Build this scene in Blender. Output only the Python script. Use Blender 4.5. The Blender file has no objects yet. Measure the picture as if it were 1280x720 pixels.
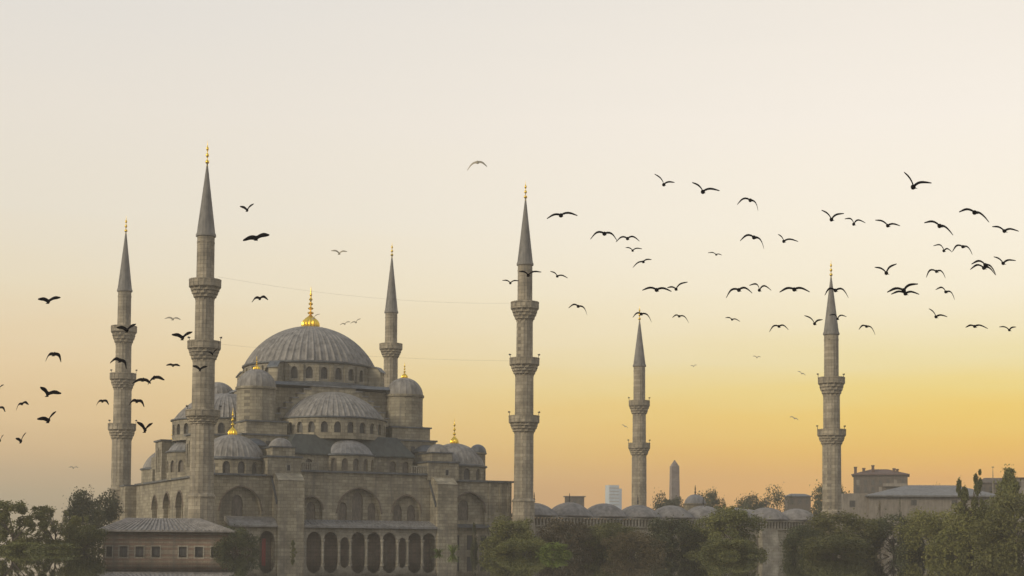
import bpy, bmesh, math, random
import numpy as np
from mathutils import Vector, Matrix

random.seed(7)
PI = math.pi
R = math.radians
scene = bpy.context.scene
COL = scene.collection

# ------------------------------------------------------------------ camera
F = 1963.0            # focal length in pixels of a 1280 px wide picture
CAM_H = 0.7
PITCH, ROLL, SHIFT_PX = R(3.0), R(0.4), 224.0
cam = bpy.data.cameras.new('camera')
cam.lens = 36.0 * F / 1280.0
cam.sensor_width = 36.0
cam.shift_y = SHIFT_PX / 1280.0
cam.clip_start = 0.5
cam.clip_end = 20000
cam_o = bpy.data.objects.new('camera', cam)
COL.objects.link(cam_o)
CAM_M = Matrix.Rotation(PI / 2 + PITCH, 3, 'X') @ Matrix.Rotation(ROLL, 3, 'Z')
cam_o.matrix_world = Matrix.Translation((0, 0, CAM_H)) @ CAM_M.to_4x4()
scene.camera = cam_o


def P(px, py, Y):
    """world point at depth Y seen at photograph pixel (px, py)"""
    d = CAM_M @ Vector(((px - 640) / F, (360 + SHIFT_PX - py) / F, -1))
    d *= Y / d.y
    return Vector((d.x, d.y, d.z + CAM_H))


def ZT(py, px, Y):
    return P(px, py, Y).z


# ------------------------------------------------------------------ world / sky
def s2l(c):
    out = []
    for v in c:
        v /= 255.0
        out.append(v / 12.92 if v <= .04045 else ((v + .055) / 1.055) ** 2.4)
    return (*out, 1)


world = bpy.data.worlds.new('World')
scene.world = world
world.use_nodes = True
wn, wl = world.node_tree.nodes, world.node_tree.links
wn.clear()
tc = wn.new('ShaderNodeTexCoord')
sep = wn.new('ShaderNodeSeparateXYZ')
wl.new(tc.outputs['Generated'], sep.inputs[0])


def wmath(op, a, b=None, c=None, clamp=False):
    n = wn.new('ShaderNodeMath')
    n.operation = op
    n.use_clamp = clamp
    for i, v in enumerate((a, b, c)):
        if v is None:
            continue
        if isinstance(v, (int, float)):
            n.inputs[i].default_value = v
        else:
            wl.new(v, n.inputs[i])
    return n.outputs[0]


def ramp(fac, stops):
    n = wn.new('ShaderNodeValToRGB')
    cr = n.color_ramp
    cr.interpolation = 'EASE' if False else 'LINEAR'
    while len(cr.elements) > 1:
        cr.elements.remove(cr.elements[-1])
    first = True
    for p, c in stops:
        e = cr.elements[0] if first else cr.elements.new(p)
        e.position = p
        e.color = c
        first = False
    wl.new(fac, n.inputs[0])
    return n.outputs[0]


def zpx(y):
    return max(0.0, math.sin(math.atan((686 - y) / F)))


# soft horizontal unevenness of the evening sky
mp = wn.new('ShaderNodeMapping')
mp.inputs['Scale'].default_value = (3.0, 3.0, 26.0)
wl.new(tc.outputs['Generated'], mp.inputs[0])
nz = wn.new('ShaderNodeTexNoise')
nz.inputs['Scale'].default_value = 2.2
nz.inputs['Detail'].default_value = 4
wl.new(mp.outputs[0], nz.inputs[0])
wob = wmath('MULTIPLY', wmath('SUBTRACT', nz.outputs[0], .5), .022)
zz = wmath('MAXIMUM', wmath('ADD', sep.outputs[2], wob), 0.0)
SKY_L = [(686, (156, 142, 118)), (655, (160, 146, 118)), (625, (174, 157, 122)), (600, (196, 168, 124)), (570, (216, 181, 130)), (530, (230, 196, 144)),
         (460, (235, 207, 162)), (370, (234, 219, 188)), (270, (231, 222, 204)), (150, (230, 222, 209)), (0, (224, 219, 211))]
SKY_R = [(686, (242, 160, 50)), (640, (249, 168, 46)), (600, (255, 180, 42)), (560, (255, 197, 50)), (520, (253, 210, 84)), (485, (249, 220, 122)), (450, (246, 228, 166)),
         (410, (249, 234, 192)), (360, (252, 240, 212)), (290, (252, 242, 222)), (150, (248, 239, 226)), (0, (240, 232, 220))]
UP = [(0.55, s2l((196, 198, 202))), (1.0, s2l((150, 165, 190)))]
rl = ramp(zz, [(zpx(y), s2l(c)) for y, c in SKY_L] + UP)
rr = ramp(zz, [(zpx(y), s2l(c)) for y, c in SKY_R] + UP)
rb = ramp(zz, [(0, s2l((150, 150, 158))), (0.15, s2l((190, 184, 184))), (0.4, s2l((212, 210, 208)))] + UP)
hyp = wmath('SQRT', wmath('ADD', wmath('MULTIPLY', sep.outputs[0], sep.outputs[0]), wmath('MULTIPLY', sep.outputs[1], sep.outputs[1])))
az = wmath('DIVIDE', sep.outputs[0], wmath('MAXIMUM', hyp, .001))
t1 = wn.new('ShaderNodeMapRange')
t1.interpolation_type = 'SMOOTHSTEP'
t1.inputs[1].default_value = -.40
t1.inputs[2].default_value = .36
wl.new(az, t1.inputs[0])
m1 = wn.new('ShaderNodeMixRGB')
wl.new(t1.outputs[0], m1.inputs[0])
wl.new(rl, m1.inputs[1])
wl.new(rr, m1.inputs[2])
t2 = wn.new('ShaderNodeMapRange')
t2.interpolation_type = 'SMOOTHSTEP'
t2.inputs[1].default_value = .75
t2.inputs[2].default_value = -.35
wl.new(sep.outputs[1], t2.inputs[0])
m2 = wn.new('ShaderNodeMixRGB')
wl.new(t2.outputs[0], m2.inputs[0])
wl.new(m1.outputs[0], m2.inputs[1])
wl.new(rb, m2.inputs[2])
SUN_EL, SUN_AZ = R(24), R(236)      # azimuth measured clockwise from +Y
sky = wn.new('ShaderNodeTexSky')
sky.sky_type = 'NISHITA'
sky.sun_disc = False
sky.sun_elevation = SUN_EL
sky.sun_rotation = SUN_AZ
bg1 = wn.new('ShaderNodeBackground')
bg1.inputs[1].default_value = 1.06
wl.new(m2.outputs[0], bg1.inputs[0])
bg2 = wn.new('ShaderNodeBackground')
bg2.inputs[1].default_value = 0.006
wl.new(sky.outputs[0], bg2.inputs[0])
addw = wn.new('ShaderNodeAddShader')
wl.new(bg1.outputs[0], addw.inputs[0])
wl.new(bg2.outputs[0], addw.inputs[1])
wo = wn.new('ShaderNodeOutputWorld')
wl.new(addw.outputs[0], wo.inputs[0])

# one soft sun: dusk light from behind the viewer's left shoulder
sun = bpy.data.lights.new('sun', 'SUN')
sun.energy = 2.1
sun.angle = R(18)
sun.color = (1.0, .89, .70)
sun_o = bpy.data.objects.new('sun', sun)
COL.objects.link(sun_o)
sd = Vector((math.sin(SUN_AZ) * math.cos(SUN_EL), math.cos(SUN_AZ) * math.cos(SUN_EL), math.sin(SUN_EL)))
sun_o.rotation_euler = sd.to_track_quat('Z', 'Y').to_euler()
sun_o.location = sd * 300

scene.view_settings.view_transform = 'Standard'
scene.view_settings.look = 'None'
scene.view_settings.exposure = 0.0
scene.view_settings.gamma = 1.0
scene.view_settings.use_curve_mapping = False
scene.cycles.max_bounces = 6
scene.cycles.volume_bounces = 1

HAZE_DENSITY = 0.00047


# ------------------------------------------------------------------ materials
def new_mat(name):
    m = bpy.data.materials.new(name)
    m.use_nodes = True
    nt = m.node_tree
    b = nt.nodes['Principled BSDF']
    return m, nt, b


def node(nt, kind, **kw):
    n = nt.nodes.new(kind)
    for k, v in kw.items():
        setattr(n, k, v)
    return n


def rgbmix(nt, fac, a, b, mode='MIX'):
    n = nt.nodes.new('ShaderNodeMixRGB')
    n.blend_type = mode
    for i, v in enumerate((fac, a, b)):
        if isinstance(v, (int, float)):
            n.inputs[i].default_value = v
        elif isinstance(v, tuple):
            n.inputs[i].default_value = v
        else:
            nt.links.new(v, n.inputs[i])
    return n.outputs[0]


def stone(name, c1, c2, mortar, row=.55, blk=1.1, stain=(.16, .14, .11), stripes=None, stain_amt=.75):
    m, nt, b = new_mat(name)
    L = nt.links
    t = node(nt, 'ShaderNodeTexCoord')
    sp = node(nt, 'ShaderNodeSeparateXYZ')
    L.new(t.outputs['Object'], sp.inputs[0])
    ad = node(nt, 'ShaderNodeMath', operation='ADD')
    L.new(sp.outputs[0], ad.inputs[0])
    L.new(sp.outputs[1], ad.inputs[1])
    cb = node(nt, 'ShaderNodeCombineXYZ')
    L.new(ad.outputs[0], cb.inputs[0])
    L.new(sp.outputs[2], cb.inputs[1])
    br = node(nt, 'ShaderNodeTexBrick')
    br.inputs['Color1'].default_value = (*c1, 1)
    br.inputs['Color2'].default_value = (*c2, 1)
    br.inputs['Mortar'].default_value = (*mortar, 1)
    br.inputs['Scale'].default_value = 1.0
    br.inputs['Mortar Size'].default_value = .03
    br.inputs['Brick Width'].default_value = blk
    br.inputs['Row Height'].default_value = row
    br.inputs['Bias'].default_value = -.1
    L.new(cb.outputs[0], br.inputs['Vector'])
    n1 = node(nt, 'ShaderNodeTexNoise')
    n1.inputs['Scale'].default_value = .9
    n1.inputs['Detail'].default_value = 6
    n1.inputs['Roughness'].default_value = .65
    L.new(t.outputs['Object'], n1.inputs[0])
    col = rgbmix(nt, .45, br.outputs[0], rgbmix(nt, 1.0, br.outputs[0], n1.outputs[0], 'MULTIPLY'))
    col = rgbmix(nt, .8, col, rgbmix(nt, n1.outputs[0], tuple([x * .55 for x in c1]) + (1,), tuple([min(1, x * 1.35) for x in c2]) + (1,)), 'MIX') if False else col
    # rain streaks: noise stretched along the height
    mpn = node(nt, 'ShaderNodeMapping')
    mpn.inputs['Scale'].default_value = (1.3, 1.3, .12)
    L.new(t.outputs['Object'], mpn.inputs[0])
    n2 = node(nt, 'ShaderNodeTexNoise')
    n2.inputs['Scale'].default_value = 1.0
    n2.inputs['Detail'].default_value = 5
    L.new(mpn.outputs[0], n2.inputs[0])
    rp = node(nt, 'ShaderNodeMapRange')
    rp.inputs[1].default_value = .47
    rp.inputs[2].default_value = .72
    rp.inputs[4].default_value = stain_amt
    L.new(n2.outputs[0], rp.inputs[0])
    if stripes:
        w = node(nt, 'ShaderNodeMath', operation='FRACT')
        dv = node(nt, 'ShaderNodeMath', operation='DIVIDE')
        L.new(sp.outputs[2], dv.inputs[0])
        dv.inputs[1].default_value = stripes[0]
        L.new(dv.outputs[0], w.inputs[0])
        gt = node(nt, 'ShaderNodeMath', operation='GREATER_THAN')
        L.new(w.outputs[0], gt.inputs[0])
        gt.inputs[1].default_value = .5
        col = rgbmix(nt, gt.outputs[0], col, rgbmix(nt, .75, col, (*stripes[1], 1)))
    col = rgbmix(nt, rp.outputs[0], col, (*stain, 1))
    # blotchy weathering
    n3 = node(nt, 'ShaderNodeTexNoise')
    n3.inputs['Scale'].default_value = .28
    n3.inputs['Detail'].default_value = 8
    n3.inputs['Roughness'].default_value = .7
    L.new(t.outputs['Object'], n3.inputs[0])
    r3 = node(nt, 'ShaderNodeMapRange')
    r3.inputs[1].default_value = .3
    r3.inputs[2].default_value = .7
    r3.inputs[3].default_value = .55
    r3.inputs[4].default_value = 1.38
    L.new(n3.outputs[0], r3.inputs[0])
    vm = node(nt, 'ShaderNodeVectorMath', operation='SCALE')
    L.new(col, vm.inputs[0])
    L.new(r3.outputs[0], vm.inputs['Scale'])
    L.new(vm.outputs[0], b.inputs['Base Color'])
    b.inputs['Roughness'].default_value = .9
    bp = node(nt, 'ShaderNodeBump')
    bp.inputs['Strength'].default_value = .5
    bp.inputs['Distance'].default_value = .08
    bh = rgbmix(nt, .5, br.outputs['Fac'], n1.outputs[0])
    L.new(bh, bp.inputs['Height'])
    L.new(bp.outputs[0], b.inputs['Normal'])
    return m


def lead(name, c, var=.35, rough=.5, metal=.25, scale=.5):
    m, nt, b = new_mat(name)
    L = nt.links
    t = node(nt, 'ShaderNodeTexCoord')
    n1 = node(nt, 'ShaderNodeTexNoise')
    n1.inputs['Scale'].default_value = scale
    n1.inputs['Detail'].default_value = 7
    n1.inputs['Roughness'].default_value = .68
    L.new(t.outputs['Object'], n1.inputs[0])
    a = tuple(x * (1 - var) for x in c) + (1,)
    d = tuple(min(1, x * (1 + var)) for x in c) + (1,)
    n2 = node(nt, 'ShaderNodeTexNoise')
    n2.inputs['Scale'].default_value = scale * 3.4
    n2.inputs['Detail'].default_value = 3
    mq = node(nt, 'ShaderNodeMapping')
    mq.inputs['Scale'].default_value = (1, 1, .25)
    L.new(t.outputs['Object'], mq.inputs[0])
    L.new(mq.outputs[0], n2.inputs[0])
    av = node(nt, 'ShaderNodeMath', operation='ADD')
    L.new(n1.outputs[0], av.inputs[0])
    L.new(n2.outputs[0], av.inputs[1])
    rq = node(nt, 'ShaderNodeMapRange')
    rq.inputs[1].default_value = .75
    rq.inputs[2].default_value = 1.25
    L.new(av.outputs[0], rq.inputs[0])
    L.new(rgbmix(nt, rq.outputs[0], a, d), b.inputs['Base Color'])
    b.inputs['Roughness'].default_value = rough
    b.inputs['Metallic'].default_value = metal
    bp = node(nt, 'ShaderNodeBump')
    bp.inputs['Strength'].default_value = .25
    bp.inputs['Distance'].default_value = .05
    L.new(n1.outputs[0], bp.inputs['Height'])
    L.new(bp.outputs[0], b.inputs['Normal'])
    return m


def plain(name, c, rough=.7, metal=0.0, var=.2, scale=2.0):
    return lead(name, c, var, rough, metal, scale)


def leaf_mat(name, c1, c2):
    m, nt, b = new_mat(name)
    L = nt.links
    t = node(nt, 'ShaderNodeTexCoord')
    n1 = node(nt, 'ShaderNodeTexNoise')
    n1.inputs['Scale'].default_value = 5.0
    n1.inputs['Detail'].default_value = 5
    L.new(t.outputs['Object'], n1.inputs[0])
    oi = node(nt, 'ShaderNodeObjectInfo')
    rp = node(nt, 'ShaderNodeMapRange')
    rp.inputs[1].default_value = .35
    rp.inputs[2].default_value = .65
    L.new(n1.outputs[0], rp.inputs[0])
    col = rgbmix(nt, rp.outputs[0], (*c1, 1), (*c2, 1))
    hs = node(nt, 'ShaderNodeHueSaturation')
    mr = node(nt, 'ShaderNodeMapRange')
    mr.inputs[3].default_value = .7
    mr.inputs[4].default_value = 1.3
    L.new(oi.outputs['Random'], mr.inputs[0])
    L.new(mr.outputs[0], hs.inputs['Value'])
    L.new(col, hs.inputs['Color'])
    L.new(hs.outputs[0], b.inputs['Base Color'])
    b.inputs['Roughness'].default_value = .75
    tr = node(nt, 'ShaderNodeBsdfTranslucent')
    L.new(hs.outputs[0], tr.inputs[0])
    mx = node(nt, 'ShaderNodeMixShader')
    mx.inputs[0].default_value = .25
    L.new(b.outputs[0], mx.inputs[1])
    L.new(tr.outputs[0], mx.inputs[2])
    L.new(mx.outputs[0], nt.nodes['Material Output'].inputs[0])
    return m


M = {}
M['stone'] = stone('weathered_limestone', (.46, .395, .265), (.29, .245, .162), (.2, .17, .115))
M['stone_minaret'] = stone('minaret_limestone', (.49, .41, .28), (.33, .275, .185), (.23, .19, .13), row=.6, blk=1.0)
M['stone_pale'] = stone('pale_trim_stone', (.46, .405, .30), (.34, .30, .22), (.26, .23, .17), stain_amt=.35)
M['striped'] = stone('banded_brick_and_stone', (.36, .29, .2), (.32, .26, .18), (.23, .19, .14), row=.3, blk=.7, stripes=(.62, (.20, .115, .075)))
M['lead'] = lead('lead_sheet', (.205, .185, .155), .42, metal=.05, rough=.65)
M['lead_dark'] = lead('dark_lead_sheet', (.10, .105, .105))
M['lead_green'] = lead('green_tinged_lead', (.045, .05, .042), rough=.75, metal=0)
M['lead_pale'] = lead('pale_lead_sheet', (.19, .18, .165), rough=.7, metal=.05)
M['lead_court'] = lead('courtyard_lead_sheet', (.20, .18, .155), rough=.8, metal=0)
M['spire'] = lead('spire_lead', (.16, .145, .12), metal=.0, rough=.7)
M['gold'] = plain('gilded_metal', (.95, .60, .07), .32, .9, .12)
M['glass_dark'] = plain('dark_lattice_glass', (.06, .055, .045), .5, 0, .5, 1.5)
M['glass_warm'] = plain('brownish_lattice_glass', (.13, .105, .075), .6, 0, .4, 1.5)
M['shade_wall'] = stone('inner_gallery_stone', (.23, .17, .12), (.19, .145, .1), (.13, .1, .07))  # darker copy of the stone, gallery shade put into its colour
M['red_cloth'] = plain('red_door_paint', (.32, .04, .035), .7)  # red colour stands in for the reddish glow inside the left doorway
M['iron'] = plain('dark_iron', (.05, .048, .045), .6, .4)
M['bird'] = plain('black_plumage', (.008, .007, .007), .9, 0, .3, 6)
M['bird'].node_tree.nodes['Principled BSDF'].inputs['Specular IOR Level'].default_value = .05
M['bird_pale'] = plain('pale_grey_plumage', (.34, .29, .2), .8, 0, .2, 6)
M['bark'] = plain('bark', (.11, .085, .06), .9, 0, .4, 5)
M['leaf_green'] = leaf_mat('green_leaves', (.075, .082, .02), (.16, .155, .04))
M['leaf_olive'] = leaf_mat('olive_leaves', (.12, .12, .028), (.175, .165, .042))
M['leaf_dark'] = leaf_mat('dark_leaves', (.045, .055, .022), (.095, .10, .036))
M['leaf_lime'] = leaf_mat('lime_leaves', (.09, .125, .015), (.17, .21, .03))
M['leaf_rust'] = leaf_mat('rusty_leaves', (.09, .07, .03), (.15, .115, .05))
M['render_grey'] = plain('grey_render', (.10, .08, .06), .85, 0, .3, .6)
M['render_pale'] = plain('pale_render', (.21, .18, .14), .85, 0, .25, .6)
M['tile'] = plain('red_roof_tiles', (.10, .058, .042), .8, 0, .35, 1.2)
M['roof_grey'] = lead('grey_sheet_roof', (.165, .158, .145), .25, .65, .05)
M['curtain_glass'] = plain('pale_blue_curtain_glass', (.50, .60, .66), .25, .2, .12, .2)
M['granite'] = stone('rose_granite', (.33, .27, .23), (.29, .24, .21), (.25, .21, .18), row=3, blk=9)


# ------------------------------------------------------------------ mesh helpers
def obj(name, bm, m, parent=None, smooth=False, autos=None):
    bmesh.ops.recalc_face_normals(bm, faces=bm.faces[:])
    me = bpy.data.meshes.new(name)
    bm.to_mesh(me)
    bm.free()
    me.materials.append(M[m] if isinstance(m, str) else m)
    if smooth:
        me.polygons.foreach_set('use_smooth', [True] * len(me.polygons))
        if autos:
            me.set_sharp_from_angle(angle=R(autos))
    o = bpy.data.objects.new(name, me)
    COL.objects.link(o)
    if parent:
        o.parent = parent
    return o


def thing(name, label, cat, loc=(0, 0, 0), rotz=0, group=None):
    o = bpy.data.objects.new(name, None)
    o.empty_display_size = 1
    COL.objects.link(o)
    o.location = loc
    o.rotation_euler = (0, 0, rotz)
    return tag(o, label, cat, group)


def tag(o, label, cat, group=None):
    o['label'] = label
    o['category'] = cat
    if group:
        o['group'] = group
    return o


def struct(o, label, cat, kind='structure'):
    o['kind'] = kind
    return tag(o, label, cat)


def B():
    return bmesh.new()


def quad(bm, *pts):
    vs = [bm.verts.new(p) for p in pts]
    try:
        bm.faces.new(vs)
    except ValueError:
        pass


def box(bm, x0, x1, y0, y1, z0, z1):
    v = [bm.verts.new((x, y, z)) for z in (z0, z1) for x, y in ((x0, y0), (x1, y0), (x1, y1), (x0, y1))]
    for f in ((0, 3, 2, 1), (4, 5, 6, 7), (0, 1, 5, 4), (1, 2, 6, 5), (2, 3, 7, 6), (3, 0, 4, 7)):
        bm.faces.new([v[i] for i in f])


def frustum(bm, a, z0, b, z1):
    """a and b are (x0, x1, y0, y1) rectangles at two heights"""
    v = []
    for (x0, x1, y0, y1), z in ((a, z0), (b, z1)):
        v += [bm.verts.new(p) for p in ((x0, y0, z), (x1, y0, z), (x1, y1, z), (x0, y1, z))]
    for f in ((0, 3, 2, 1), (4, 5, 6, 7), (0, 1, 5, 4), (1, 2, 6, 5), (2, 3, 7, 6), (3, 0, 4, 7)):
        bm.faces.new([v[i] for i in f])


def prism(bm, pts, fn, d0, d1):
    """polygon pts in a plane, fn(a, b, d) -> point, extruded d0..d1"""
    n = len(pts)
    lo = [bm.verts.new(fn(a, b, d0)) for a, b in pts]
    hi = [bm.verts.new(fn(a, b, d1)) for a, b in pts]
    bm.faces.new(lo)
    bm.faces.new(hi[::-1])
    for i in range(n):
        j = (i + 1) % n
        bm.faces.new((lo[i], lo[j], hi[j], hi[i]))


def lathe(bm, prof, segs, c=(0, 0), a0=0.0, a1=2 * PI, mod=None):
    full = abs(a1 - a0 - 2 * PI) < 1e-6
    n = segs if full else segs + 1
    rings = []
    for k, (r, z) in enumerate(prof):
        ring = []
        for i in range(n):
            a = a0 + (a1 - a0) * i / segs
            rr_ = r * (1 + (mod(i, k) if mod else 0))
            ring.append(bm.verts.new((c[0] + rr_ * math.cos(a), c[1] + rr_ * math.sin(a), z)))
        rings.append(ring)
    for k in range(len(rings) - 1):
        for i in range(segs):
            j = (i + 1) % n
            try:
                bm.faces.new((rings[k][i], rings[k][j], rings[k + 1][j], rings[k + 1][i]))
            except ValueError:
                pass
    for ring, r in ((rings[0], prof[0][0]), (rings[-1], prof[-1][0])):
        if r > .02 and full:
            bm.faces.new(ring)
    return rings


def cap_profile(r, z0, rise, steps=14, rtop=.02):
    """spherical cap from (r, z0) up by rise"""
    Rs = (r * r + rise * rise) / (2 * rise)
    zc = z0 + rise - Rs
    am = math.asin(min(1, r / Rs))
    if rise > r:
        am = PI - am
    out = []
    for i in range(steps + 1):
        a = am * (1 - i / steps)
        out.append((max(rtop, Rs * math.sin(a)), zc + Rs * math.cos(a)))
    return out


def dome(bm, r, z0, rise, ribs, c=(0, 0), a0=0.0, a1=2 * PI, amp=.02, steps=16):
    prof = [(r * 1.015, z0 - .12), (r * 1.015, z0)] + cap_profile(r, z0 + .02, rise, steps)
    segs = ribs * 4

    def md(i, k):
        if k < 2:
            return 0
        return (amp, 0, 0, 0)[i % 4]
    lathe(bm, prof, segs, c, a0, a1, md)


def arch_f(ds, hw, k):
    if k <= 0:
        return 0.0
    Rr = k * hw
    x = abs(ds) + Rr - hw
    return math.sqrt(max(0, Rr * Rr - x * x))


def arched_wall(bm, s0, s1, z0, z1, ops, mapf, depth, back=False, step=1e9, cols=10):
    """front face of a wall with arched openings (centre, half width, sill, spring, k)"""
    ops = sorted(ops)
    cuts = []
    cur = s0
    for o in ops:
        a, b = o[0] - o[1], o[0] + o[1]
        if a > cur + 1e-6:
            n = max(1, int(math.ceil((a - cur) / step)))
            for i in range(n):
                cuts.append((cur + (a - cur) * i / n, cur + (a - cur) * (i + 1) / n, None))
        for i in range(cols):
            cuts.append((a + (b - a) * i / cols, a + (b - a) * (i + 1) / cols, o))
        cur = b
    if s1 > cur + 1e-6:
        n = max(1, int(math.ceil((s1 - cur) / step)))
        for i in range(n):
            cuts.append((cur + (s1 - cur) * i / n, cur + (s1 - cur) * (i + 1) / n, None))

    def top(s, o):
        return o[3] + arch_f(s - o[0], o[1], o[4])
    for a, b, o in cuts:
        for d in ((0, depth) if back else (0,)):
            if o is None:
                quad(bm, mapf(a, z0, d), mapf(b, z0, d), mapf(b, z1, d), mapf(a, z1, d))
            else:
                if o[2] > z0:
                    quad(bm, mapf(a, z0, d), mapf(b, z0, d), mapf(b, o[2], d), mapf(a, o[2], d))
                quad(bm, mapf(a, top(a, o), d), mapf(b, top(b, o), d), mapf(b, z1, d), mapf(a, z1, d))
        if o is not None:
            quad(bm, mapf(a, top(a, o), 0), mapf(b, top(b, o), 0), mapf(b, top(b, o), depth), mapf(a, top(a, o), depth))
            if o[2] > z0:
                quad(bm, mapf(a, o[2], 0), mapf(b, o[2], 0), mapf(b, o[2], depth), mapf(a, o[2], depth))
    for o in ops:
        for s in (o[0] - o[1], o[0] + o[1]):
            zb = max(z0, o[2])
            quad(bm, mapf(s, zb, 0), mapf(s, o[3], 0), mapf(s, o[3], depth), mapf(s, zb, depth))
    quadn = max(1, int(math.ceil((s1 - s0) / step)))
    for i in range(quadn):
        a, b = s0 + (s1 - s0) * i / quadn, s0 + (s1 - s0) * (i + 1) / quadn
        quad(bm, mapf(a, z1, 0), mapf(b, z1, 0), mapf(b, z1, depth), mapf(a, z1, depth))
    for s in (s0, s1):
        quad(bm, mapf(s, z0, 0), mapf(s, z1, 0), mapf(s, z1, depth), mapf(s, z0, depth))


def pane(o, mapf, depth, m, parent, name='window', lattice=True):
    """glazing of one opening, with glazing bars standing 4 cm proud"""
    bm = B()
    c, hw, zb, zs, k = o[:5]
    n = 8
    top_pts = [(c - hw + 2 * hw * i / n) for i in range(n + 1)]
    for i in range(n):
        a, b = top_pts[i], top_pts[i + 1]
        quad(bm, mapf(a, zb, depth), mapf(b, zb, depth), mapf(b, zs + arch_f(b - c, hw, k), depth), mapf(a, zs + arch_f(a - c, hw, k), depth))
    return obj(name, bm, m, parent)


def straight(axis, off, sign):
    """wall map: axis 'u' runs along u at v = off, sign gives the inward direction"""
    if axis == 'u':
        return lambda s, z, d: (s, off + sign * d, z)
    return lambda s, z, d: (off + sign * d, s, z)


def curved(cx, cy, r, face):
    """curved wall round (cx, cy); s = 0 faces angle face"""
    return lambda s, z, d: (cx + (r - d) * math.cos(face + s / r), cy + (r - d) * math.sin(face + s / r), z)


def finial(name, parent, c, z0, h, rb, n=4, bell=True):
    bm = B()
    prof = []
    zb = z0
    if bell:
        hb = h * .30
        prof += [(rb * .9, z0 - .1), (rb, z0 + hb * .12), (rb, z0 + hb * .34), (rb * .84, z0 + hb * .58), (rb * .5, z0 + hb * .8), (rb * .2, z0 + hb)]
        zb = z0 + hb
    else:
        prof += [(rb * .5, z0 - .1), (rb * .25, z0 + .02 * h)]
    rem = z0 + h * .88 - zb
    for i in range(n):
        zc = zb + rem * (i + .55) / (n + .3)
        rr_ = rb * (.40 - .06 * i) if bell else rb * (.95 - .16 * i)
        hh = rem / n * .26
        st = rb * .09 if bell else rb * .22
        prof += [(st, zc - hh * 1.2), (rr_ * .75, zc - hh * .7), (rr_, zc), (rr_ * .75, zc + hh * .7), (st, zc + hh * 1.2)]
    prof += [(rb * .06, z0 + h * .9), (.02, z0 + h)]
    segs = 32
    lathe(bm, prof, segs, c, mod=(lambda i, k: (.09 if i % 2 == 0 else -.05) if (bell and k < 5) else 0))
    return obj(name, bm, 'gold', parent, True, 50)


# ================================================================== the setting
SINK = 0.1
bm = B()
bmesh.ops.create_grid(bm, x_segments=1, y_segments=1, size=6000)
m, nt, b = new_mat('still_water')
b.inputs['Base Color'].default_value = (.03, .032, .03, 1)
b.inputs['Roughness'].default_value = .012
b.inputs['IOR'].default_value = 1.33
t = node(nt, 'ShaderNodeTexCoord')
mpn = node(nt, 'ShaderNodeMapping')
mpn.inputs['Scale'].default_value = (.5, .06, 1)
nt.links.new(t.outputs['Object'], mpn.inputs[0])
n1 = node(nt, 'ShaderNodeTexNoise')
n1.inputs['Scale'].default_value = 1.0
n1.inputs['Detail'].default_value = 3
nt.links.new(mpn.outputs[0], n1.inputs[0])
bp = node(nt, 'ShaderNodeBump')
bp.inputs['Strength'].default_value = .008
bp.inputs['Distance'].default_value = .1
nt.links.new(n1.outputs[0], bp.inputs['Height'])
nt.links.new(bp.outputs[0], b.inputs['Normal'])
M['water'] = m
water = obj('water', bm, 'water')
struct(water, 'still mirror-like water in which mosque and trees are reflected', 'water')
bm = B()
bmesh.ops.create_grid(bm, x_segments=8, y_segments=8, size=6000)
M['mud'] = plain('dark_mud', (.06, .05, .04), .9, 0, .4, .2)
gr = obj('ground', bm, 'mud')
gr.location.z = -3.0
struct(gr, 'dark ground under the still water', 'ground')

# haze: one closed box, the sky outside
bm = B()
box(bm, -900, 900, -60, 1650, -4.2, 78)
hm = bpy.data.materials.new('evening_haze')
hm.use_nodes = True
hnt = hm.node_tree
hnt.nodes.clear()
ho = hnt.nodes.new('ShaderNodeOutputMaterial')
pv = hnt.nodes.new('ShaderNodeVolumePrincipled')
pv.inputs['Color'].default_value = (.88, .81, .69, 1)
pv.inputs['Density'].default_value = HAZE_DENSITY
pv.inputs['Anisotropy'].default_value = .1
hnt.links.new(pv.outputs[0], ho.inputs['Volume'])
hz = obj('haze', bm, hm)
struct(hz, 'thin warm grey evening haze lying over water and city', 'haze', 'stuff')

# ================================================================== the mosque
TH = math.atan2(25.0, 50.8)
EU = Vector((math.cos(TH), math.sin(TH), 0))
EV = Vector((-math.sin(TH), math.cos(TH), 0))
ORG = Vector((-48.7, 248.0, SINK))
CU, CV = 27.7, 30.5
ZB = -2.5            # bottom of walls, under the water
mosque = thing('mosque', 'great grey stone mosque with lead domes rising in tiers to one big dome', 'mosque', ORG, TH)

# --- lower walls with blind arches
WT = 12.3


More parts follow.
